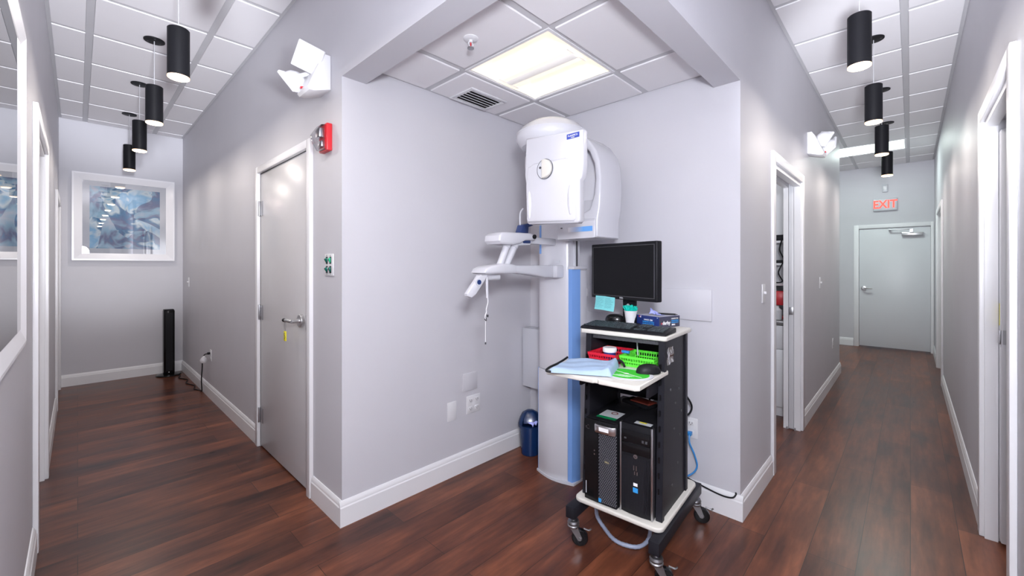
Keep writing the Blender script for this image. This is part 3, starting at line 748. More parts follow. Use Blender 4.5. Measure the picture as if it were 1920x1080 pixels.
xpart('carriage', MB().prism([(2.150, 1.590), (2.142, 1.65), (2.141, 1.73), (2.146, 1.78), (2.160, 1.812), (2.24, 1.812), (2.24, 1.575), (2.165, 1.575)], 'z', .705, 2.06, bev=.004), MACH)
xpart('blue_label', MB().box(2.146, 2.150, 1.785, 1.800, 1.47, 1.66), BLUEST)
xpart('maker_plate', MB().box(2.139, 2.144, 1.628, 1.668, 1.407, 1.425), MACHG)
# lower chin-rest arm
Yc = 1.68
arm = MB(); arm.prism([(2.16, 1.392), (1.93, 1.392), (1.74, 1.39), (1.60, 1.385), (1.60, 1.35), (1.74, 1.346), (1.86, 1.337), (2.00, 1.318), (2.16, 1.313)], 'y', Yc-.05, Yc+.045, bev=.008, seg=3)
arm.box(2.08, 2.19, 1.60, 1.76, 1.313, 1.392, bev=.010)
xpart('support_arm', arm, MACH)
pd = MB(); pd.prism([(1.735, 1.392), (1.70, 1.398), (1.62, 1.400), (1.54, 1.388), (1.50, 1.372), (1.485, 1.35), (1.50, 1.344), (1.735, 1.344)], 'y', Yc-.06, Yc+.06, bev=.014, seg=3)
xpart('chin_base', pd, MACH)
xpart('handle_bar', MB().tube([(1.50, Yc-.01, 1.325), (1.56, Yc-.01, 1.322), (1.635, Yc-.01, 1.325)], .016, 14), MACH)
for k, (xa, xb) in enumerate(((1.625, 1.70), (1.672, 1.765))):
    m = MB(); m.tube([(xa, Yc-.02, 1.375), ((xa+xb)/2, Yc-.02, 1.445), (xb, Yc-.02, 1.525)], .020, 16); m.tube([(xa+(xb-xa)*.78, Yc-.02, 1.375+.15*.78), (xb, Yc-.02, 1.525)], .0235, 16, 1)
    xpart('strut', m, MACH)
hs = MB(); hs.prism([(1.590, 1.555), (1.585, 1.525), (1.60, 1.508), (1.70, 1.506), (1.75, 1.515), (1.80, 1.535), (1.88, 1.54), (1.888, 1.575), (1.84, 1.58), (1.66, 1.576), (1.61, 1.572)], 'y', Yc-.07, Yc+.06, bev=.012, seg=3)
xpart('head_support', hs, MACH)
xpart('head_support_foot', MB().prism([(1.72, 1.512), (1.86, 1.545), (1.89, 1.535), (1.86, 1.51), (1.76, 1.505)], 'y', Yc-.045, Yc+.03, bev=.006), MACHG)
xpart('knob', MB().cyl((1.868, Yc-.082, 1.560), .013, .014, 'y', 16, bev=.003), BLACKM)
xpart('link_arm', MB().box(1.87, 2.15, Yc-.02, Yc+.03, 1.522, 1.564, bev=.006), MACH)
xpart('temple_rest', MB().prism([(1.80, 1.585), (1.82, 1.63), (1.86, 1.642), (1.92, 1.635), (1.87, 1.62), (1.865, 1.578)], 'y', Yc-.03, Yc+.02, bev=.005), NAVY)
xpart('temple_rest', MB().box(1.80, 1.865, Yc-.05, Yc-.02, 1.52, 1.548, bev=.006), NAVY)
xpart('wire_guide', MB().tube([(1.825, Yc, 1.63), (1.825, Yc, 1.70), (1.85, Yc, 1.73)], .005, 8), MACHG)
# side positioning paddle
pp = MB(); pp.prism([(1.455, 1.338), (1.515, 1.338), (1.50, 1.315), (1.43, 1.235), (1.40, 1.222), (1.375, 1.232), (1.372, 1.244)], 'y', Yc-.052, Yc-.022, bev=.006, seg=3)
xpart('paddle', pp, MACH)
xpart('dial', MB().cyl((1.445, Yc-.0575, 1.302), .019, .006, 'y', 24), MACHG)
xpart('dial_centre', MB().cyl((1.445, Yc-.0625, 1.302), .0125, .006, 'y', 20), NAVY)
xpart('bite_rod', MB().tube([(1.515, Yc-.04, 1.33), (1.517, Yc-.04, 1.31), (1.52, Yc-.04, 1.215)], .007, 10), MACH)
xpart('bite_cord', MB().tube([(1.522, Yc-.04, 1.215), (1.525, Yc-.04, 1.19), (1.513, Yc-.04, 1.155), (1.515, Yc-.04, 1.14), (1.505, Yc-.04, 1.12), (1.508, Yc-.04, 1.095)], .0028, 6).tube([(1.508, Yc-.04, 1.10), (1.508, Yc-.04, .975)], .0022, 6, 1), PLASTW)
xpart('cord_clip', MB().tube([(1.50, Yc-.04, 1.105), (1.508, Yc-.045, 1.095), (1.512, Yc-.04, 1.11)], .003, 6).box(1.518, 1.526, Yc-.044, Yc-.036, 1.112, 1.125), DARK)
xpart('cord_weight', MB().cyl((1.508, Yc-.04, .968), .004, .012, seg=8), DARK)
# rotating unit
cx_, cy_ = 1.865, 1.475
xpart('rotor_cap', MB().lathe([(0, 2.212), (.06, 2.209), (.12, 2.195), (.165, 2.168), (.195, 2.134), (.197, 2.131)], (cx_, cy_, 0), 56), MACH)
xpart('rotor_dish', MB().lathe([(.199, 2.129), (.202, 2.120), (.198, 2.09), (.17, 2.055), (.10, 2.035), (0, 2.03)], (cx_, cy_, 0), 56), MACH)
xpart('seam', MB().lathe([(.1955, 2.134), (.1995, 2.132), (.1995, 2.128), (.1955, 2.126), (.1955, 2.134)], (cx_, cy_, 0), 56), MACHG)
xpart('wall_bracket', MB().box(2.31, XA, 1.60, 1.74, 1.70, 1.76).box(2.31, XA, 1.60, 1.74, .70, .76), MACHG)
xpart('suspension_arm', MB().box(1.90, 2.25, 1.56, 1.72, 1.97, 2.07, bev=.02), MACH)
arch = [(1.60, 2.165), (1.50, 2.172), (1.42, 2.162), (1.36, 2.135), (1.31, 2.095), (1.265, 2.03), (1.247, 1.97), (1.238, 1.88), (1.238, 1.80), (1.243, 1.72), (1.256, 1.65), (1.258, 1.60), (1.258, 1.552),
        (1.42, 1.552), (1.42, 1.66), (1.31, 1.71), (1.280, 1.79), (1.272, 1.88), (1.280, 1.96), (1.310, 2.03), (1.36, 2.085), (1.44, 2.11), (1.60, 2.115)]
xpart('tube_arch', MB().prism(arch, 'x', 2.00, 2.24, bev=.012, seg=3), MACH, ang=50)
xpart('arch_web', MB().prism([(1.60, 2.13), (1.43, 2.13), (1.33, 2.08), (1.275, 2.01), (1.262, 1.95), (1.258, 1.70), (1.40, 1.60), (1.52, 1.60), (1.56, 1.9)], 'x', 2.085, 2.21, bev=.01), MACH)
tb = MB(); tb.prism([(1.985, 1.545), (2.245, 1.545), (2.245, 1.80), (2.10, 1.80), (2.04, 1.70), (1.985, 1.64)], 'y', 1.264, 1.53, bev=.010, seg=3)
xpart('tube_housing', tb, MACH)
def grad():
    m, nt, b = node_mat('blue_fade'); N = nt.nodes
    tc = N.new('ShaderNodeTexCoord'); sp = N.new('ShaderNodeSeparateXYZ'); cr = N.new('ShaderNodeMapRange')
    nt.links.new(tc.outputs['Object'], sp.inputs[0]); nt.links.new(sp.outputs['Y'], cr.inputs['Value'])
    cr.inputs['From Min'].default_value = 1.44; cr.inputs['From Max'].default_value = 1.34
    mx = N.new('ShaderNodeMix'); mx.data_type = 'RGBA'; mx.inputs['A'].default_value = (.74, .74, .77, 1); mx.inputs['B'].default_value = (.13, .36, .76, 1)
    nt.links.new(cr.outputs[0], mx.inputs['Factor']); nt.links.new(mx.outputs['Result'], b.inputs['Base Color']); b.inputs['Roughness'].default_value = .25
    return m
xpart('blue_band', MB().box(1.983, 1.986, 1.28, 1.445, 1.583, 1.611), grad())
xpart('indicator', MB().box(1.983, 1.9865, 1.488, 1.50, 1.608, 1.613), BLACKM)
# sensor head facing the corner
bx = 1.62
body = [(1.452, 2.052), (1.100, 2.022), (1.098, 1.86), (1.106, 1.80), (1.118, 1.79), (1.116, 1.60), (1.130, 1.588), (1.435, 1.603), (1.448, 1.615), (1.452, 1.80), (1.462, 1.86)]
xpart('sensor_housing', MB().prism(body, 'x', bx, bx+.048, bev=.011, seg=4), MACH, ang=50)
xpart('sensor_back', MB().prism([(1.44, 2.04), (1.18, 2.03), (1.19, 1.64), (1.42, 1.65)], 'x', bx+.04, bx+.11, bev=.01), MACH)
bulge = [(1.432, 1.895), (1.445, 1.80), (1.44, 1.625), (1.43, 1.612), (1.145, 1.598), (1.135, 1.612), (1.136, 1.79), (1.15, 1.89), (1.20, 1.905), (1.39, 1.91)]
xpart('sensor_cover', MB().prism(bulge, 'x', bx-.010, bx+.02, bev=.009, seg=3), MACH, ang=60)
for y, s_ in ((1.160, 1), (1.420, -1)):
    xpart('grip_recess', MB().sphere((bx-.0095, y, 1.70), .05, .20, .30, 1.45), MACH)
dm = MB(); dm.lathe([(0, 0), (.048, 0), (.050, .003), (.050, .006), (0, .006)], (bx-.0155, 1.312, 1.868), 40, rot=Matrix.Rotation(pi/2, 4, 'Y'))
xpart('dial_plate', dm, MACHG)
xpart('dial_ring', MB().lathe([(.049, 0), (.0505, .002), (.0505, .005), (.049, .006), (.0475, .003), (.049, 0)], (bx-.0175, 1.312, 1.868), 40, rot=Matrix.Rotation(pi/2, 4, 'Y')), DARK)
half = [(1.322, 1.868-.046)]+[(1.312-.047*sin(pi*i/14), 1.868-.047*cos(pi*i/14)) for i in range(1, 14)]+[(1.322, 1.868+.046)]
xpart('dial_grip', MB().prism(half, 'x', bx-.032, bx-.0105, bev=.006, seg=3), CREAM)
xpart('dial_screw', MB().cyl((bx-.0185, 1.340, 1.878), .006, .004, 'x', 14), DARK)
xpart('maker_badge', MB().box(bx-.0035, bx+.001, 1.116, 1.186, 1.990, 2.013), mk('badge_blue', (.03, .06, .36), .4))
text('badge_lettering', 'PLANMECA', .0115, TXTW, xr, (bx-.0045, 1.151, 2.0025), (0, -1, 0), (0, 0, 1), sx=.95)
text('badge_lettering', 'Proline', .007, TXTW, xr, (bx-.0045, 1.151, 1.994), (0, -1, 0), (0, 0, 1))

# ------------------------------------------------------------------ cart
CO, CA = Vector((2.025, 1.03, 0)), .08
CM = Matrix.Translation(CO) @ Matrix.Rotation(CA, 4, 'Z')
def cw(x, y, z=0.): return tuple(CM @ Vector((x, y, z)))
ct = thing('equipment_cart', 'black metal equipment cart with cream shelves on four casters', 'cart', tuple(CO), CA)
ZT, ZK, ZB = 1.06, .90, .225
def rrect(x0, x1, y0, y1, r, n=6):
    P = []
    for cx, cy, a0 in ((x1-r, y1-r, 0), (x0+r, y1-r, 90), (x0+r, y0+r, 180), (x1-r, y0+r, 270)):
        for k in range(n+1):
            a = R(a0+90*k/n); P.append((cx+r*cos(a), cy+r*sin(a)))
    return P
obj('top_shelf', MB().prism(rrect(-.185, .21, -.212, .238, .018), 'z', ZT-.022, ZT, bev=.006, seg=3), CREAM, ct)
obj('pullout_tray', MB().prism([(-.49, .24), (-.49, .0), (-.482, -.008), (-.482, -.02), (-.49, -.03), (-.49, -.19), (-.475, -.205), (-.14, -.205), (-.14, .175), (.14, .175), (.14, .20), (-.16, .2), (-.20, .245)], 'z', ZK-.022, ZK, bev=.005, seg=3), CREAM, ct)
obj('inner_shelf', MB().box(-.145, .15, -.172, .172, ZK-.022, ZK, bev=.002), BLACKF, ct)
obj('bottom_shelf', MB().prism(rrect(-.275, .27, -.222, .222, .035), 'z', ZB-.022, ZB, bev=.007, seg=3), CREAM, ct)
for s_ in (-1, 1):
    m = MB(); y0, y1 = sorted((s_*.176, s_*.202))
    m.prism([(-.205, ZB-.06), (.15, ZB-.06), (.15, ZT-.022), (-.165, ZT-.022)], 'y', y0+.006 if s_ < 0 else y0, y1 if s_ < 0 else y1-.006)
    obj('side_panel', m, BLACKF, ct)
    m = MB()
    m.prism([(-.222, ZB-.06), (-.190, ZB-.06), (-.150, ZT-.022), (-.180, ZT-.022)], 'y', y0-.002, y1+.002, bev=.002, seg=1)
    obj('post', m, BLACKF, ct)
    m = MB(); m.box(.13, .162, y0-.002, y1+.002, ZB-.06, ZT-.022, bev=.002, seg=1); obj('post', m, BLACKF, ct)
    m = MB()
    for k in range(9): m.box(-.2225+.0022*k*1.0, -.2195+.0040*k, s_*.189-.003, s_*.189+.003, .35+.07*k, .375+.07*k)
    obj('slots', m, BLACKG, ct)
    m = MB()
    for k, (xx, zz) in enumerate(((-.10, .80), (-.03, .72), (.02, .78), (-.05, .60), (.03, .55), (.0, .42), (-.08, .34), (.06, .66))): m.cyl((xx, s_*.2035-.0015, zz), .006, .003, 'y', 10)
    obj('screw', m, DARK, ct)
    m = MB(); m.box(-.335, .315, s_*.208-.024, s_*.208+.024, .142, .200, bev=.004, seg=2); obj('base_rail', m, BLACKF, ct)
    m = MB(); m.box(-.30, -.10, s_*.168-.006, s_*.168+.006, ZK-.10, ZK-.022, bev=.002); obj('tray_slide', m, BLACKF, ct)
obj('back_panel', MB().box(.135, .145, -.176, .176, .66, ZT-.022), BLACKF, ct)
m = MB()
for k in range(24): m.cyl((-.16, -.16+.0135*k, ZT-.034), .0045, .010, 'x', 8)
m.box(-.158, -.15, -.176, .176, ZT-.045, ZT-.022)
obj('perforated_strip', m, [DARK], ct)
m = MB()
for j in range(4):
    for k in range(16): m.cyl((.1335, -.15+.02*k, .96+.018*j), .0035, .002, 'x', 8)
obj('panel_holes', m, BLACKG, ct)
obj('hanging_strap', MB().tube([(-.05, -.02, ZT-.03), (-.05, -.018, .99), (-.05, -.022, .93)], .0035, 6), MACHG, ct)
def caster(x, y, ang):
    q = Matrix.Translation((x, y, 0)) @ Matrix.Rotation(ang, 4, 'Z')
    m = MB(); m.M = q; m.cyl((0, 0, .118), .011, .03, seg=14); m.lathe([(0, .122), (.026, .122), (.030, .112), (.026, .102), (.030, .098), (.028, .09), (0, .09)], seg=24)
    for sy in (-1, 1): m.prism([(-.020, .098), (.022, .098), (.042, .046), (.036, .032), (.024, .032)], 'y', sy*.0185-.0015, sy*.0185+.0015)
    m.cyl((.032, -.024, .040), .007, .048, 'y', 12)
    m.tube([(.05, 0, .085), (.075, 0, .078), (.088, 0, .086)], .0045, 8)
    o = obj('caster', m, ZINCD, ct)
    m = MB(); m.M = q; m.lathe([(0, -.013), (.032, -.013), (.036, -.014), (.040, -.009), (.040, .009), (.036, .014), (.032, .013), (0, .013)], (.032, 0, .040), 32, rot=Matrix.Rotation(pi/2, 4, 'X'))
    obj('wheel', m, BLACKG, o)
    m = MB(); m.M = q; m.cyl((.032, -.0155, .040), .012, .031, 'y', 16); obj('hub', m, DARK, o)
caster(-.300, .208, R(-62)); caster(-.300, -.208, R(-62)); caster(.285, -.208, R(-75)); caster(.285, .208, R(-40))

# plastic bag on the post
tag(obj('plastic_bag', MB().grid(10, 10, lambda u, v: cw(-.178+.082*u, -.212-.003*sin(7*u+2*v)-.002*cos(11*v), .93+.075*v+.004*u)), CLEARP), 'small clear plastic bag taped to the cart post', 'bag')

# monitor
mc = Vector((2.062, 1.137, 0)); ma = math.atan2(-.243, .970)
mo = thing('monitor', 'black flat monitor with dark screen on the top cart shelf', 'monitor', (mc.x, mc.y, ZT+.001), ma+F_NX)
W, H0, H1 = .235, .142, .452
obj('bezel', MB().box(-W, W, -.010, .030, H0, H1, bev=.006, seg=3).box(-W+.05, W-.05, .028, .055, H0+.04, H1-.04, bev=.012), BLACKM, mo)
obj('screen', MB().box(-W+.018, W-.018, -.0112, -.0095, H0+.020, H1-.018), SCREEN, mo)
m = MB(); e = .0125
for a in ((-W+.014, W-.014, H1-.019, H1-.016), (-W+.014, W-.014, H0+.017, H0+.020)): m.box(a[0], a[1], -.0118, -.0098, a[2], a[3])
for a in ((-W+.014, -W+.018), (W-.018, W-.014)): m.box(a[0], a[1], -.0118, -.0098, H0+.018, H1-.017)
obj('screen_rim', m, DARK, mo)
obj('stand_neck', MB().box(-.043, .043, .045, .068, .01, .30, bev=.006), BLACKM, mo)
obj('neck_detail', MB().cyl((-.002, .043, .105), .012, .003, 'y', 20, bev=.0008), MACHG, mo)
obj('stand_base', MB().prism(rrect(-.13, .078, -.03, .074, .03), 'z', 0, .014, bev=.004), BLACKM, mo)
text('badge_lettering', 'DELL', .012, MACHG, mo, (0, -.0106, H0+.0095), (1, 0, 0), (0, 0, 1))
def wmat(o): 
    return Matrix.Translation(o.location) @ Matrix.Rotation(o.rotation_euler.z, 4, 'Z')
MW = wmat(mo)
for i, (x, lab) in enumerate(((-.155, 'left aqua sticky note on the lower monitor edge'), (-.083, 'right aqua sticky note on the lower monitor edge'))):
    n = thing('sticky_note', lab, 'sticky note', tuple(MW @ Vector((x, -.013-.0008*i, H0-.068))), mo.rotation_euler.z, 'sticky notes on the monitor')
    obj('paper', MB().grid(6, 8, lambda u, v: (-.04+.08*u, -.012*(1-v)**2, .002-.004*i*u+.078*v)), STICKY, n)
    m = MB(); rs = random.Random(i)
    for k in range(7):
        z = .068-.0085*k; L_ = rs.uniform(.035, .062)
        m.tube([(-.033+L_*j/9, -.012*(1-z/.078)**2-.0012, z+rs.uniform(-.0018, .0018)) for j in range(10)], .0006, 4, 1)
    obj('handwriting', m, mk('ink', (.05, .16, .22), .6), n)

# keyboard (slightly skewed) and mice
kb = thing('keyboard', 'black keyboard lying across the front of the top cart shelf', 'keyboard', cw(-.100, .018, ZT+.001), CA+F_NX+.02)
m = MB(); m.prism([(-.075, 0), (.080, 0), (.080, .020), (.070, .024), (-.060, .013), (-.075, .006)], 'x', -.222, .222, bev=.003)
obj('case', m, BLACKM, kb)
m = MB(); rk = random.Random(3)
def key(x, y, w_, d_): 
    z = .0125+(y+.06)*.085
    m.prism([(x-w_/2, y-d_/2), (x+w_/2, y-d_/2), (x+w_/2, y+d_/2), (x-w_/2, y+d_/2)], 'z', z, z+.007, bev=.0015, seg=1)
for r_ in range(6):
    y = -.048+.0205*r_+(.006 if r_ == 5 else 0)
    if r_ == 0:
        for x, w_ in ((-.20, .022), (-.177, .018), (-.154, .022), (-.087, .105), (-.02, .022), (.005, .018), (.03, .022)): key(x, y, w_, .0165)
    else:
        for c_ in range(14 if r_ < 5 else 13): key(-.2+.0178*c_+(.004 if r_ == 5 else 0), y, .0155, .0165)
    for c_ in range(3):
        if r_ in (1, 2) and not (r_ == 1 and c_ == 1): continue
        key(.068+.0185*c_, y, .016, .0165)
    if r_ < 5:
        for c_ in range(4): key(.136+.0195*c_, y, .017, .0165)
obj('keys', m, [mk('key_grey', (.022, .03, .035), .4)], kb)
def mouse(label, loc, rz, mat):
    o = thing('computer_mouse', label, 'mouse', loc, rz)
    def fn(u, v):
        a = 2*pi*u; t = v*pi/2
        rx, ry, h = .033, .056, .039
        return (rx*cos(a)*cos(t)**.7, ry*sin(a)*cos(t)**.7, h*sin(t)**.9)
    g = MB().grid(28, 10, fn); bmesh.ops.remove_doubles(g.bm, verts=g.bm.verts, dist=.0003); obj('shell', g, mat, o, ang=80)
    obj('scroll_wheel', MB().cyl((-.003, .030, .024), .009, .006, 'x', 16), DARK, o); return o
mouse('glossy black mouse standing on the monitor base', tuple(MW @ Vector((-.085, .03, .0145))), mo.rotation_euler.z-1.0, BLACKG)
mouse('matte black mouse on the green pad of the pullout tray', cw(-.262, -.158, ZK+.0055), CA+.75, BLACKM)

# cup
cp = thing('cup', 'white plastic cup filled with teal microbrushes beside the glove box', 'cup', cw(.085, .075, ZT+.0155))
obj('cup_body', MB().lathe([(0, 0), (.025, 0), (.034, .062), (.036, .062), (.036, .066), (.033, .066), (.024, .003), (0, .003)]), PLASTW, cp)
m = MB(); rb = random.Random(5)
for k in range(70):
    a = rb.uniform(0, 2*pi); r0 = .022*rb.random()**.5; r1 = r0+.016
    m.box(-.006, .006, -.0018, .0018, 0, .03+.012*rb.random(), bev=.001, seg=1, rot=Matrix.Translation((r0*cos(a), r0*sin(a), .055)) @ Matrix.Rotation(a, 4, 'Z') @ Matrix.Rotation(.55*r0/.022, 4, 'Y') @ Matrix.Rotation(rb.uniform(0, 3), 4, 'Z'))
tag(obj('microbrushes', m, TEAL, None, recenter=True), 'teal microbrush handles standing in the white cup', 'microbrushes')
bpy.data.objects['microbrushes'].location = cp.location+Vector((0, 0, .055)); bpy.data.objects['microbrushes']['kind'] = 'stuff'

# glove box
gb = thing('glove_box', 'navy cardboard box of nitrile gloves on the top cart shelf', 'glove box', (2.098, .946, ZT+.001), R(-105.0))
BL, BD, BH = .153, .165, .058
obj('carton', MB().box(-BL, 0, 0, BD, 0, BH, bev=.001, seg=1), BOXNAVY, gb)
obj('end_print', MB().box(-.0002, .0006, .0008, BD-.0008, .001, BH-.001), BOXDARK, gb)
obj('top_print', MB().box(-BL+.003, -.002, .003, BD-.003, BH-.0004, BH+.0005), mk('carton_grey', (.50, .50, .55), .5), gb)
tx = (1, 0, 0); up = (0, 0, 1); fy = -.0006
def gt(body, size, mat, x, z, sx=1., bold=0.): text('lettering', body, size, mat, gb, (x, fy, z), tx, up, ext=.0004, sx=sx, bold=bold)
gt('HANDS', .011, TXTW, -.083, .036, .95); gt('ON', .011, TXTW, -.052, .036, 1, .0004)
gt('PREMIUM NITRILE', .0098, TXTB, -.072, .025, 1.0, .0002); gt('EXAM GLOVES PF', .0098, TXTB, -.072, .0145, 1.0, .0002)
gt('d', .016, TXTW, -.124, .050, 1, .0004); gt('4', .012, TXTR, -.133, .050, 1, .0004); gt('100', .006, TXTW, -.012, .052)
def gt2(body, size, mat, y, z, sx=1., bold=0.): text('lettering', body, size, mat, gb, (.0012, y, z), (0, 1, 0), up, ext=.0004, sx=sx, bold=bold)
gt2('darby', .026, TXTW, .055, .024, 1.05, .0006); gt2('4', .014, TXTR, .017, .022, 1, .0005)
gt2('HANDS ON', .011, TXTW, .122, .044, .95); gt2('PREMIUM NITRILE', .0082, TXTB, .124, .033, .9, .0002); gt2('EXAM GLOVES PF', .0082, TXTB, .124, .0235, .9, .0002)
gt2('SMALL', .0095, TXTW, .112, .012, 1, .0005)
def crumple(u, v):
    return (-.118+.085*u+.006*sin(8*v+2*u), .055+.04*v+.01*sin(6*u), BH+.001+.030*(1-u)**2*(1-abs(2*v-1))+.007*abs(sin(9*u+3*v))*(.3+.7*(1-u)))
g_ = MB().grid(16, 10, crumple)
gm = Matrix.Translation(gb.location) @ Matrix.Rotation(gb.rotation_euler.z, 4, 'Z')
bmesh.ops.transform(g_.bm, matrix=gm, verts=g_.bm.verts)
tag(obj('nitrile_glove', g_, LILAC), 'lilac glove pulled up through the top of the glove box', 'glove')
pn = thing('pen', 'black pen lying on top of the glove box', 'pen', tuple(gm @ Vector((-.045, .115, BH+.006))), R(-105)+.5)
obj('barrel', MB().cyl((-.045, 0, 0), .0045, .09, 'x', 12, bev=.001), BLACKM, pn)
obj('tip', MB().cyl((.045, 0, 0), .0042, .012, 'x', 12, r2=.001), DARK, pn)

# tray contents
pad = thing('mouse_pad', 'green and white round-ended mouse pad under the folded cloth', 'mouse pad', cw(-.335, -.085, ZK+.001), CA+F_NX)
def ell(a, b_, n=48): return [(a*cos(2*pi*k/n), b_*sin(2*pi*k/n)) for k in range(n)]
obj('pad_base', MB().prism(ell(.118, .098), 'z', 0, .003), PADGREY, pad)
obj('white_ring', MB().prism(ell(.107, .088), 'z', .0028, .0034), PLASTW, pad)
obj('green_print', MB().prism(ell(.102, .083), 'z', .0032, .0038), PADGREEN, pad)
m = MB(); m.box(-.07, .09, -.002, .002, .0037, .0042, rot=Matrix.Rotation(-.35, 4, 'Z')); m.prism(ell(.012, .008, 20), 'z', .0037, .0043)
for k in range(4): m.box(-.02-.01*k, .05-.006*k, -.030-.009*k, -.028-.009*k, .0037, .0042)
obj('white_print', m, TXTW, pad)
# folded cloth bag
C4 = [(-.54, .20), (-.43, -.06), (-.232, -.005), (-.30, .235)]
def bag(u, v, top=True):
    # u: left to right along front, v: front to back
    a = Vector(C4[0]).lerp(Vector(C4[1]), u); b_ = Vector(C4[3]).lerp(Vector(C4[2]), u); p = a.lerp(b_, v)
    ed = min(min(u, 1-u)/.05, min(v, 1-v)/.06, 1.)
    h = .024*(max(0, ed))**.5
    h *= .60+.35*u+.35*v
    h += (.003*sin(9*u+5*v)+.002*sin(17*v-4*u)) * ed
    h += .012*math.exp(-((u-.93)/.06)**2)*ed
    return cw(p.x, p.y, ZK+.0045+max(0, h))
bg = MB().grid(40, 30, bag)
bg.grid(10, 10, lambda u, v: tuple(Vector(bag(u, v))*0+Vector(cw(*(Vector(C4[0]).lerp(Vector(C4[1]), u).lerp(Vector(C4[3]).lerp(Vector(C4[2]), u), v)), ZK+.0042))))
bgt = thing('folded_cloth', 'folded pale blue cloth with black edging on the pullout tray', 'cloth', (0, 0, 0))
obj('fabric', bg, PALEB, bgt, ang=70)
def bp(u, v, dz=.0): p = Vector(bag(u, v)); return (p.x, p.y, p.z+dz)
m = MB(); m.tube([cw(-.535, .185, ZK+.008), cw(-.545, .203, ZK+.012), cw(-.50, .218, ZK+.016), cw(-.42, .226, ZK+.018), cw(-.35, .235, ZK+.022), cw(-.30, .243, ZK+.026)], .0055, 8)
obj('black_binding', m, BLACKM, bgt); m = MB()
m.tube([bp(.80, .97, .004), bp(.9, 1.0, .022), cw(-.218, .0, ZK+.030), cw(-.214, -.015, ZK+.020), cw(-.225, -.028, ZK+.006)], .0055, 8)
obj('black_binding', m, BLACKM, bgt)

# baskets
def basket(name, label, x0, x1, y0, y1, h, mat, slots, rot=0.):
    c = cw((x0+x1)/2, (y0+y1)/2, ZK+.001); b_ = thing('plastic_basket', label, 'basket', c, CA+rot, 'plastic baskets on the cart')
    a, d = (x1-x0)/2, (y1-y0)/2; t0 = .88
    m = MB(); m.box(-a*t0, a*t0, -d*t0, d*t0, 0, .004)
    def side(p, q, n):      # p,q: top corners ; slats between
        for k in range(n+1):
            f = k/n; w_ = .0022 if 0 < k < n else .004
            T_ = Vector(p).lerp(Vector(q), f); dirv = (Vector(q)-Vector(p)).normalized()*w_
            B_ = Vector((T_.x*t0, T_.y*t0))
            n_ = Vector((-dirv.y, dirv.x)).normalized()*.0015
            vs = []
            bmn = bmesh.new()
            for (P_, z) in ((B_, 0.), (T_, h)):
                for sg, sn in ((-1, -1), (1, -1), (1, 1), (-1, 1)): vs.append(bmn.verts.new((P_.x+dirv.x*sg+n_.x*sn, P_.y+dirv.y*sg+n_.y*sn, z)))
            bmn.faces.new(vs[:4][::-1]); bmn.faces.new(vs[4:])
            for i in range(4): bmn.faces.new((vs[i], vs[(i+1) % 4], vs[4+(i+1) % 4], vs[4+i]))
            m._add(bmn)
    cs = [(-a, -d), (a, -d), (a, d), (-a, d)]
    for i in range(4):
        p, q = cs[i], cs[(i+1) % 4]; L_ = (Vector(q)-Vector(p)).length
        side(p, q, int(L_/.0125))
    obj('basket_body', m, mat, b_, ang=20)
    r = MB()
    for (s_, z0, z1) in ((1., h-.012, h), (.93, h*.38, h*.38+.008), (t0+.005, 0, .012)):
        A, D = a*s_, d*s_
        r.box(-A-.002, A+.002, -D-.002, -D+.001, z0, z1).box(-A-.002, A+.002, D-.001, D+.002, z0, z1).box(-A-.002, -A+.001, -D, D, z0, z1).box(A-.001, A+.002, -D, D, z0, z1)
    obj('rim', r, mat, b_); return b_
basket('g', 'bright green slotted plastic basket on the shelf beside the mouse', -.200, -.02, -.160, .008, .052, GREENB, 0)
basket('r', 'red slotted plastic basket on the shelf behind the white jar', -.225, -.01, .018, .166, .052, REDB, 0)
j = thing('jar', 'small jar with a white lid standing in the red basket', 'jar', cw(-.170, .075, ZK+.006))
obj('jar_body', MB().lathe([(0, 0), (.028, 0), (.030, .004), (.030, .05), (0, .05)]), BOXNAVY, j)
obj('jar_lid', MB().lathe([(0, .05), (.034, .05), (.0345, .053), (.0345, .068), (.032, .072), (0, .071)]), PLASTW, j)
tag(obj('blue_clip', MB().box(*[0, .012, -.02, .02, .0, .012]), CABLEBLUE), 'small blue clip on the rim of the green basket', 'clip')
bpy.data.objects['blue_clip'].location = cw(-.14, .004, ZK+.054)

# computers on the bottom shelf
def rotm(o): return Matrix.Translation(o.location) @ Matrix.Rotation(o.rotation_euler.z, 4, 'Z')
# local: x right, y into, z up ; front face at y=0
pc = thing('desktop_computer', 'black tower computer with silver handle and honeycomb grille on the left', 'computer', cw(-.255, .083, ZB+.001), CA+F_NX, 'tower computers on the bottom shelf')
w2, hh = .086, .405
obj('case', MB().box(-w2, w2, 0.012, .45, 0, hh, bev=.004), BLACKM, pc)
obj('front_bezel', MB().prism([(-w2, .012), (-w2, 0), (-.012, -.004), (-.012, .012)], 'z', .002, hh-.002, bev=.002), BLACKG, pc)
obj('grille_frame', MB().box(-.012, w2, -.004, .013, .002, hh-.002, bev=.003), BLACKM, pc)
m = MB()
for r_ in range(42):
    for c_ in range(10):
        m.cyl((-.004+.0093*c_+(.0046 if r_ % 2 else 0), -.0055, .015+.0081*r_), .0031, .002, 'y', 6)
obj('honeycomb_grille', m, mk('grille_grey', (.13, .13, .15), .4), pc)
m = MB(); m.prism([(-.022, -.006), (-.022, -.018), (-.010, -.026), (w2-.014, -.026), (w2-.001, -.016), (w2-.001, -.006)], 'z', hh-.052, hh-.012, bev=.004)
obj('handle', m, CHROME, pc)
obj('handle_label', MB().box(.005, .055, -.0275, -.0255, hh-.040, hh-.022), TXTW, pc)
m = MB(); rr_ = random.Random(2)
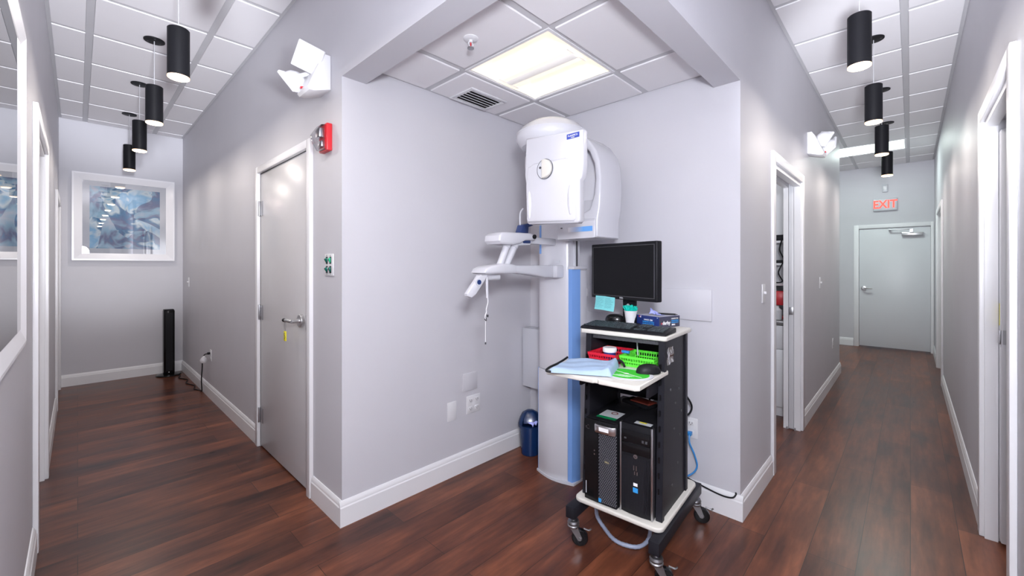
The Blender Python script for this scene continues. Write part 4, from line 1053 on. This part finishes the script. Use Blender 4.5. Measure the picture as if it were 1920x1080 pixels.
for k in range(26): m.cyl((-.078+.005*(k % 13), -.0015, hh-.035-.010*(k//13)-rr_.uniform(0, .008)), .0016, .002, 'y', 6)
obj('port_lights', m, ZINC, pc)
obj('ports', MB().box(-.034, -.028, -.0035, 0, .250, .256).box(-.034, -.028, -.0035, 0, .232, .238), ZINC, pc)
obj('side_mark', MB().box(-.079, -.076, -.002, 0, .03, .09), MACHG, pc)
lg = MB(); lg.cyl((.038, -.008, .215), .016, .004, 'y', 32); obj('badge', lg, DARK, pc)
text('badge_lettering', 'DELL', .010, mk('gold_print', (.5, .42, .2), .4), pc, (.038, -.0088, .215), (1, 0, 0), (0, 0, 1))
obj('blue_sticker', MB().box(-.006, .008, -.0085, -.007, .012, .030), TXTB, pc)
obj('top_paper', MB().box(-.045, .055, .055, .165, hh+.0005, hh+.001), mk('paper_white', (.60, .62, .64), .6), pc)
obj('top_paper_band', MB().box(-.045, .055, .042, .070, hh+.0008, hh+.0013), mk('paper_green', (.0, .22, .07), .5), pc)
rg = MB(); rg.lathe([(.012, 0), (.018, 0), (.018, .0006), (.012, .0006), (.012, 0)], (.012, .135, hh+.001), 28); obj('top_paper_print', rg, BROWNR, pc)
hp = thing('desktop_computer', 'black tower computer with silver side rails on the right of the shelf', 'computer', cw(-.235, -.090, ZB+.001), CA+F_NX, 'tower computers on the bottom shelf')
w2, hh = .080, .420
obj('case', MB().box(-w2+.003, w2-.003, .02, .45, 0, hh-.004, bev=.003), BLACKM, hp)
obj('front_bezel', MB().prism([(-w2+.008, .02), (-w2+.008, -.002), (-.03, -.008), (.03, -.008), (w2-.008, -.002), (w2-.008, .02)], 'z', .0, hh, bev=.003), BLACKM, hp)
for s_ in (-1, 1): obj('side_rail', MB().box(min(s_*w2, s_*(w2-.009)), max(s_*w2, s_*(w2-.009)), -.007, .02, 0, hh, bev=.002), ZINC, hp)
obj('drive_bay', MB().box(-w2+.012, w2-.012, -.0095, -.002, hh-.085, hh-.030, bev=.001), BLACKG, hp)
obj('drive_bay', MB().box(-w2+.012, w2-.012, -.0095, -.002, hh-.135, hh-.088, bev=.001), BLACKG, hp)
obj('drive_button', MB().box(-.055, -.044, -.0105, -.009, hh-.072, hh-.064).box(.030, .040, -.0105, -.009, hh-.074, hh-.062).box(.046, .056, -.0105, -.009, hh-.074, hh-.062), DARK, hp)
m = MB()
for k in range(24): m.box(-w2+.012+.0055*k, -w2+.014+.0055*k, -.0085, -.002, .02, .27)
obj('vent_ribs', m, mk('rib_black', (.02, .02, .024), .4, spec=.2), hp)
lg = MB(); lg.cyl((.0, -.011, .275), .0095, .003, 'y', 28); obj('badge', lg, ZINC, hp)
text('badge_lettering', 'hp', .010, BLACKM, hp, (0, -.0118, .2755), (1, 0, 0), (0, 0, 1))
obj('port_group', MB().box(-.010, -.006, -.0105, -.008, .21, .232).box(.002, .006, -.0105, -.008, .21, .232).box(-.006, -.002, -.0105, -.008, .190, .205).box(.006, .010, -.0105, -.008, .190, .205), ZINC, hp)
obj('white_sticker', MB().box(-.010, .010, -.0105, -.0085, .138, .152, bev=.0005, seg=1), TXTW, hp)
obj('blue_sticker', MB().box(-.012, .012, -.0105, -.0085, .108, .130, bev=.0005, seg=1), TXTB, hp)
obj('top_paper', MB().box(-.022, .058, .02, .06, hh-.0035, hh-.0028), mk('paper_white_b', (.58, .60, .62), .6), hp)
obj('top_paper_print', MB().box(-.005, .030, .045, .058, hh-.0028, hh-.0023), YEL, hp)
PM = rotm(pc)
m = MB(); m.M = PM @ Matrix.Translation((.075, .30, .407)) @ Matrix.Rotation(-.25, 4, 'Z')
m.prism([(-.08, -.045), (.08, -.04), (.085, .035), (-.075, .045)], 'z', .014, .038, bev=.010, seg=3)
br_ = thing('cable_box', 'black and brown device resting on top of the left computer', 'device', (0, 0, 0))
obj('lower_case', m, BLACKM, br_)
m = MB(); m.M = PM @ Matrix.Translation((.075, .30, .4075)) @ Matrix.Rotation(-.25, 4, 'Z')
m.prism([(-.03, -.04), (.085, -.038), (.086, .03), (-.035, .036)], 'z', .036, .045, bev=.004)
obj('brown_cover', m, BROWNR, br_)
for i, (pts, lab) in enumerate((
    ([(-.02, .10, ZK-.024), (-.015, .098, .80), (.0, .10, .65)], 'black cord hanging under the pullout tray, left one'),
    ([(.06, -.03, ZK-.024), (.07, -.032, .80), (.09, -.03, .648)], 'black cord hanging under the shelf, middle one'),
    ([(.03, -.11, ZK-.024), (.06, -.10, .80), (.11, -.09, .648)], 'black cord hanging under the shelf, right one'))):
    tag(obj('hanging_cord', MB().tube([cw(*p) for p in pts], .005), BLACKM), lab, 'cord', 'cords under the cart shelf')
tag(obj('thin_cord', MB().tube([cw(.00, -.12, .862), cw(.02, -.10, .83), cw(.05, -.03, .77), cw(.07, .02, .745), cw(.10, .05, .74)], .0025), BLACKM), 'thin black cord drooping between the hanging cords', 'cord')
# hose under the cart
m = MB(); hpts = [cw(-.04, .195, .19), cw(-.05, .210, .10), cw(-.065, .20, .035), cw(-.11, .13, .012), cw(-.155, .06, .011), cw(-.16, .0, .011), cw(-.13, -.06, .012), cw(-.07, -.085, .03), cw(-.03, -.08, .10), cw(0, -.06, .19)]
nR = [0]
m.tube(hpts, .0095, 12, 10, rfun=lambda t_: .0095+.0012*(1 if int(t_*90) % 3 == 0 else 0))
tag(obj('spiral_hose', m, HOSE), 'grey blue spiral wrapped hose looping below the bottom cart shelf', 'hose')

# ------------------------------------------------------------------ lights
def area(name, loc, size, power, col, rot=(0, 0, 0), shape='DISK', sy=None, spread=pi):
    l = bpy.data.lights.new(name, 'AREA'); l.shape = shape; l.size = size; l.energy = power; l.color = col; l.spread = spread
    if sy: l.size_y = sy
    o = bpy.data.objects.new(name, l); COL.objects.link(o); o.location = loc; o.rotation_euler = rot; return o
NEU = (.93, .95, 1.0)
PEND_W = 3.8
for x, y in [(.4, y) for y in LY]+[(x, .2) for x in RX]+EXTRA:
    area('pendant_lamp', (x, y, 2.455), .078, PEND_W, (1, .92, .84))
area('tube_lamp', ((TRO2[0]+TRO2[1])/2, .65, HC-.02), .5, 20, (.86, 1, .95), shape='RECTANGLE', sy=1.1)
area('side_room_lamp', (4.0, 1.6, 2.65), 1.0, 9, (.95, .97, 1), shape='SQUARE')
area('right_room_lamp', (3.0, -1.5, 2.65), 1.0, 7, (.95, .97, 1), shape='SQUARE')
# the photographer's flash, held just behind and above the camera
fl = bpy.data.lights.new('flash', 'POINT'); fl.energy = 142; fl.shadow_soft_size = .13; fl.color = (.90, .925, 1.0)
fo = bpy.data.objects.new('flash', fl); COL.objects.link(fo); fo.location = (.06, -.12, 1.75)

def fill_spot(name, loc, aim, e, half, size=.15):  # added fill spots that brighten the two corridors, no lamps of the building
    l = bpy.data.lights.new(name, 'SPOT'); l.energy = e; l.spot_size = 2*R(half); l.spot_blend = .6; l.shadow_soft_size = size; l.color = (.90, .925, 1.0)
    o = bpy.data.objects.new(name, l); COL.objects.link(o); o.location = loc
    o.rotation_euler = (Vector(aim)-Vector(loc)).to_track_quat('-Z', 'Y').to_euler(); return o
fill_spot('fill_spot', (.12, -.16, 1.72), (9, .15, 2.1), 130, 14.5)
fill_spot('fill_spot', (.12, -.16, 1.30), (5.2, .12, 3.1), 720, 14.5)
fill_spot('fill_spot', (-.05, -2.5, 1.72), (.30, 7, 2.15), 850, 10)
fill_spot('fill_spot', (.0, -1.2, 1.2), (.35, 4.4, 3.1), 1100, 11)
w = bpy.data.worlds.new('world'); S.world = w; w.use_nodes = True
w.node_tree.nodes['Background'].inputs[0].default_value = (.5, .52, .6, 1); w.node_tree.nodes['Background'].inputs[1].default_value = .3

# ------------------------------------------------------------------ camera
cd = bpy.data.cameras.new('camera'); cam = bpy.data.objects.new('camera', cd); COL.objects.link(cam); S.camera = cam
cam.location = (0, 0, 1.38)
cd.sensor_width = 36; cd.lens = 36*780/1920; cd.clip_start = .02; cd.clip_end = 60
cam.rotation_euler = (pi/2, 0, -math.atan2(.7222, .6917))
cd.shift_y = -(540-501)/1920
S.view_settings.view_transform = 'Standard'; S.view_settings.look = 'None'; S.view_settings.gamma = 1; S.view_settings.exposure = 0.3
S.view_settings.use_curve_mapping = False
S.cycles.max_bounces = 14; S.cycles.diffuse_bounces = 8; S.cycles.glossy_bounces = 5; S.cycles.transparent_max_bounces = 12
S.cycles.sample_clamp_indirect = 6
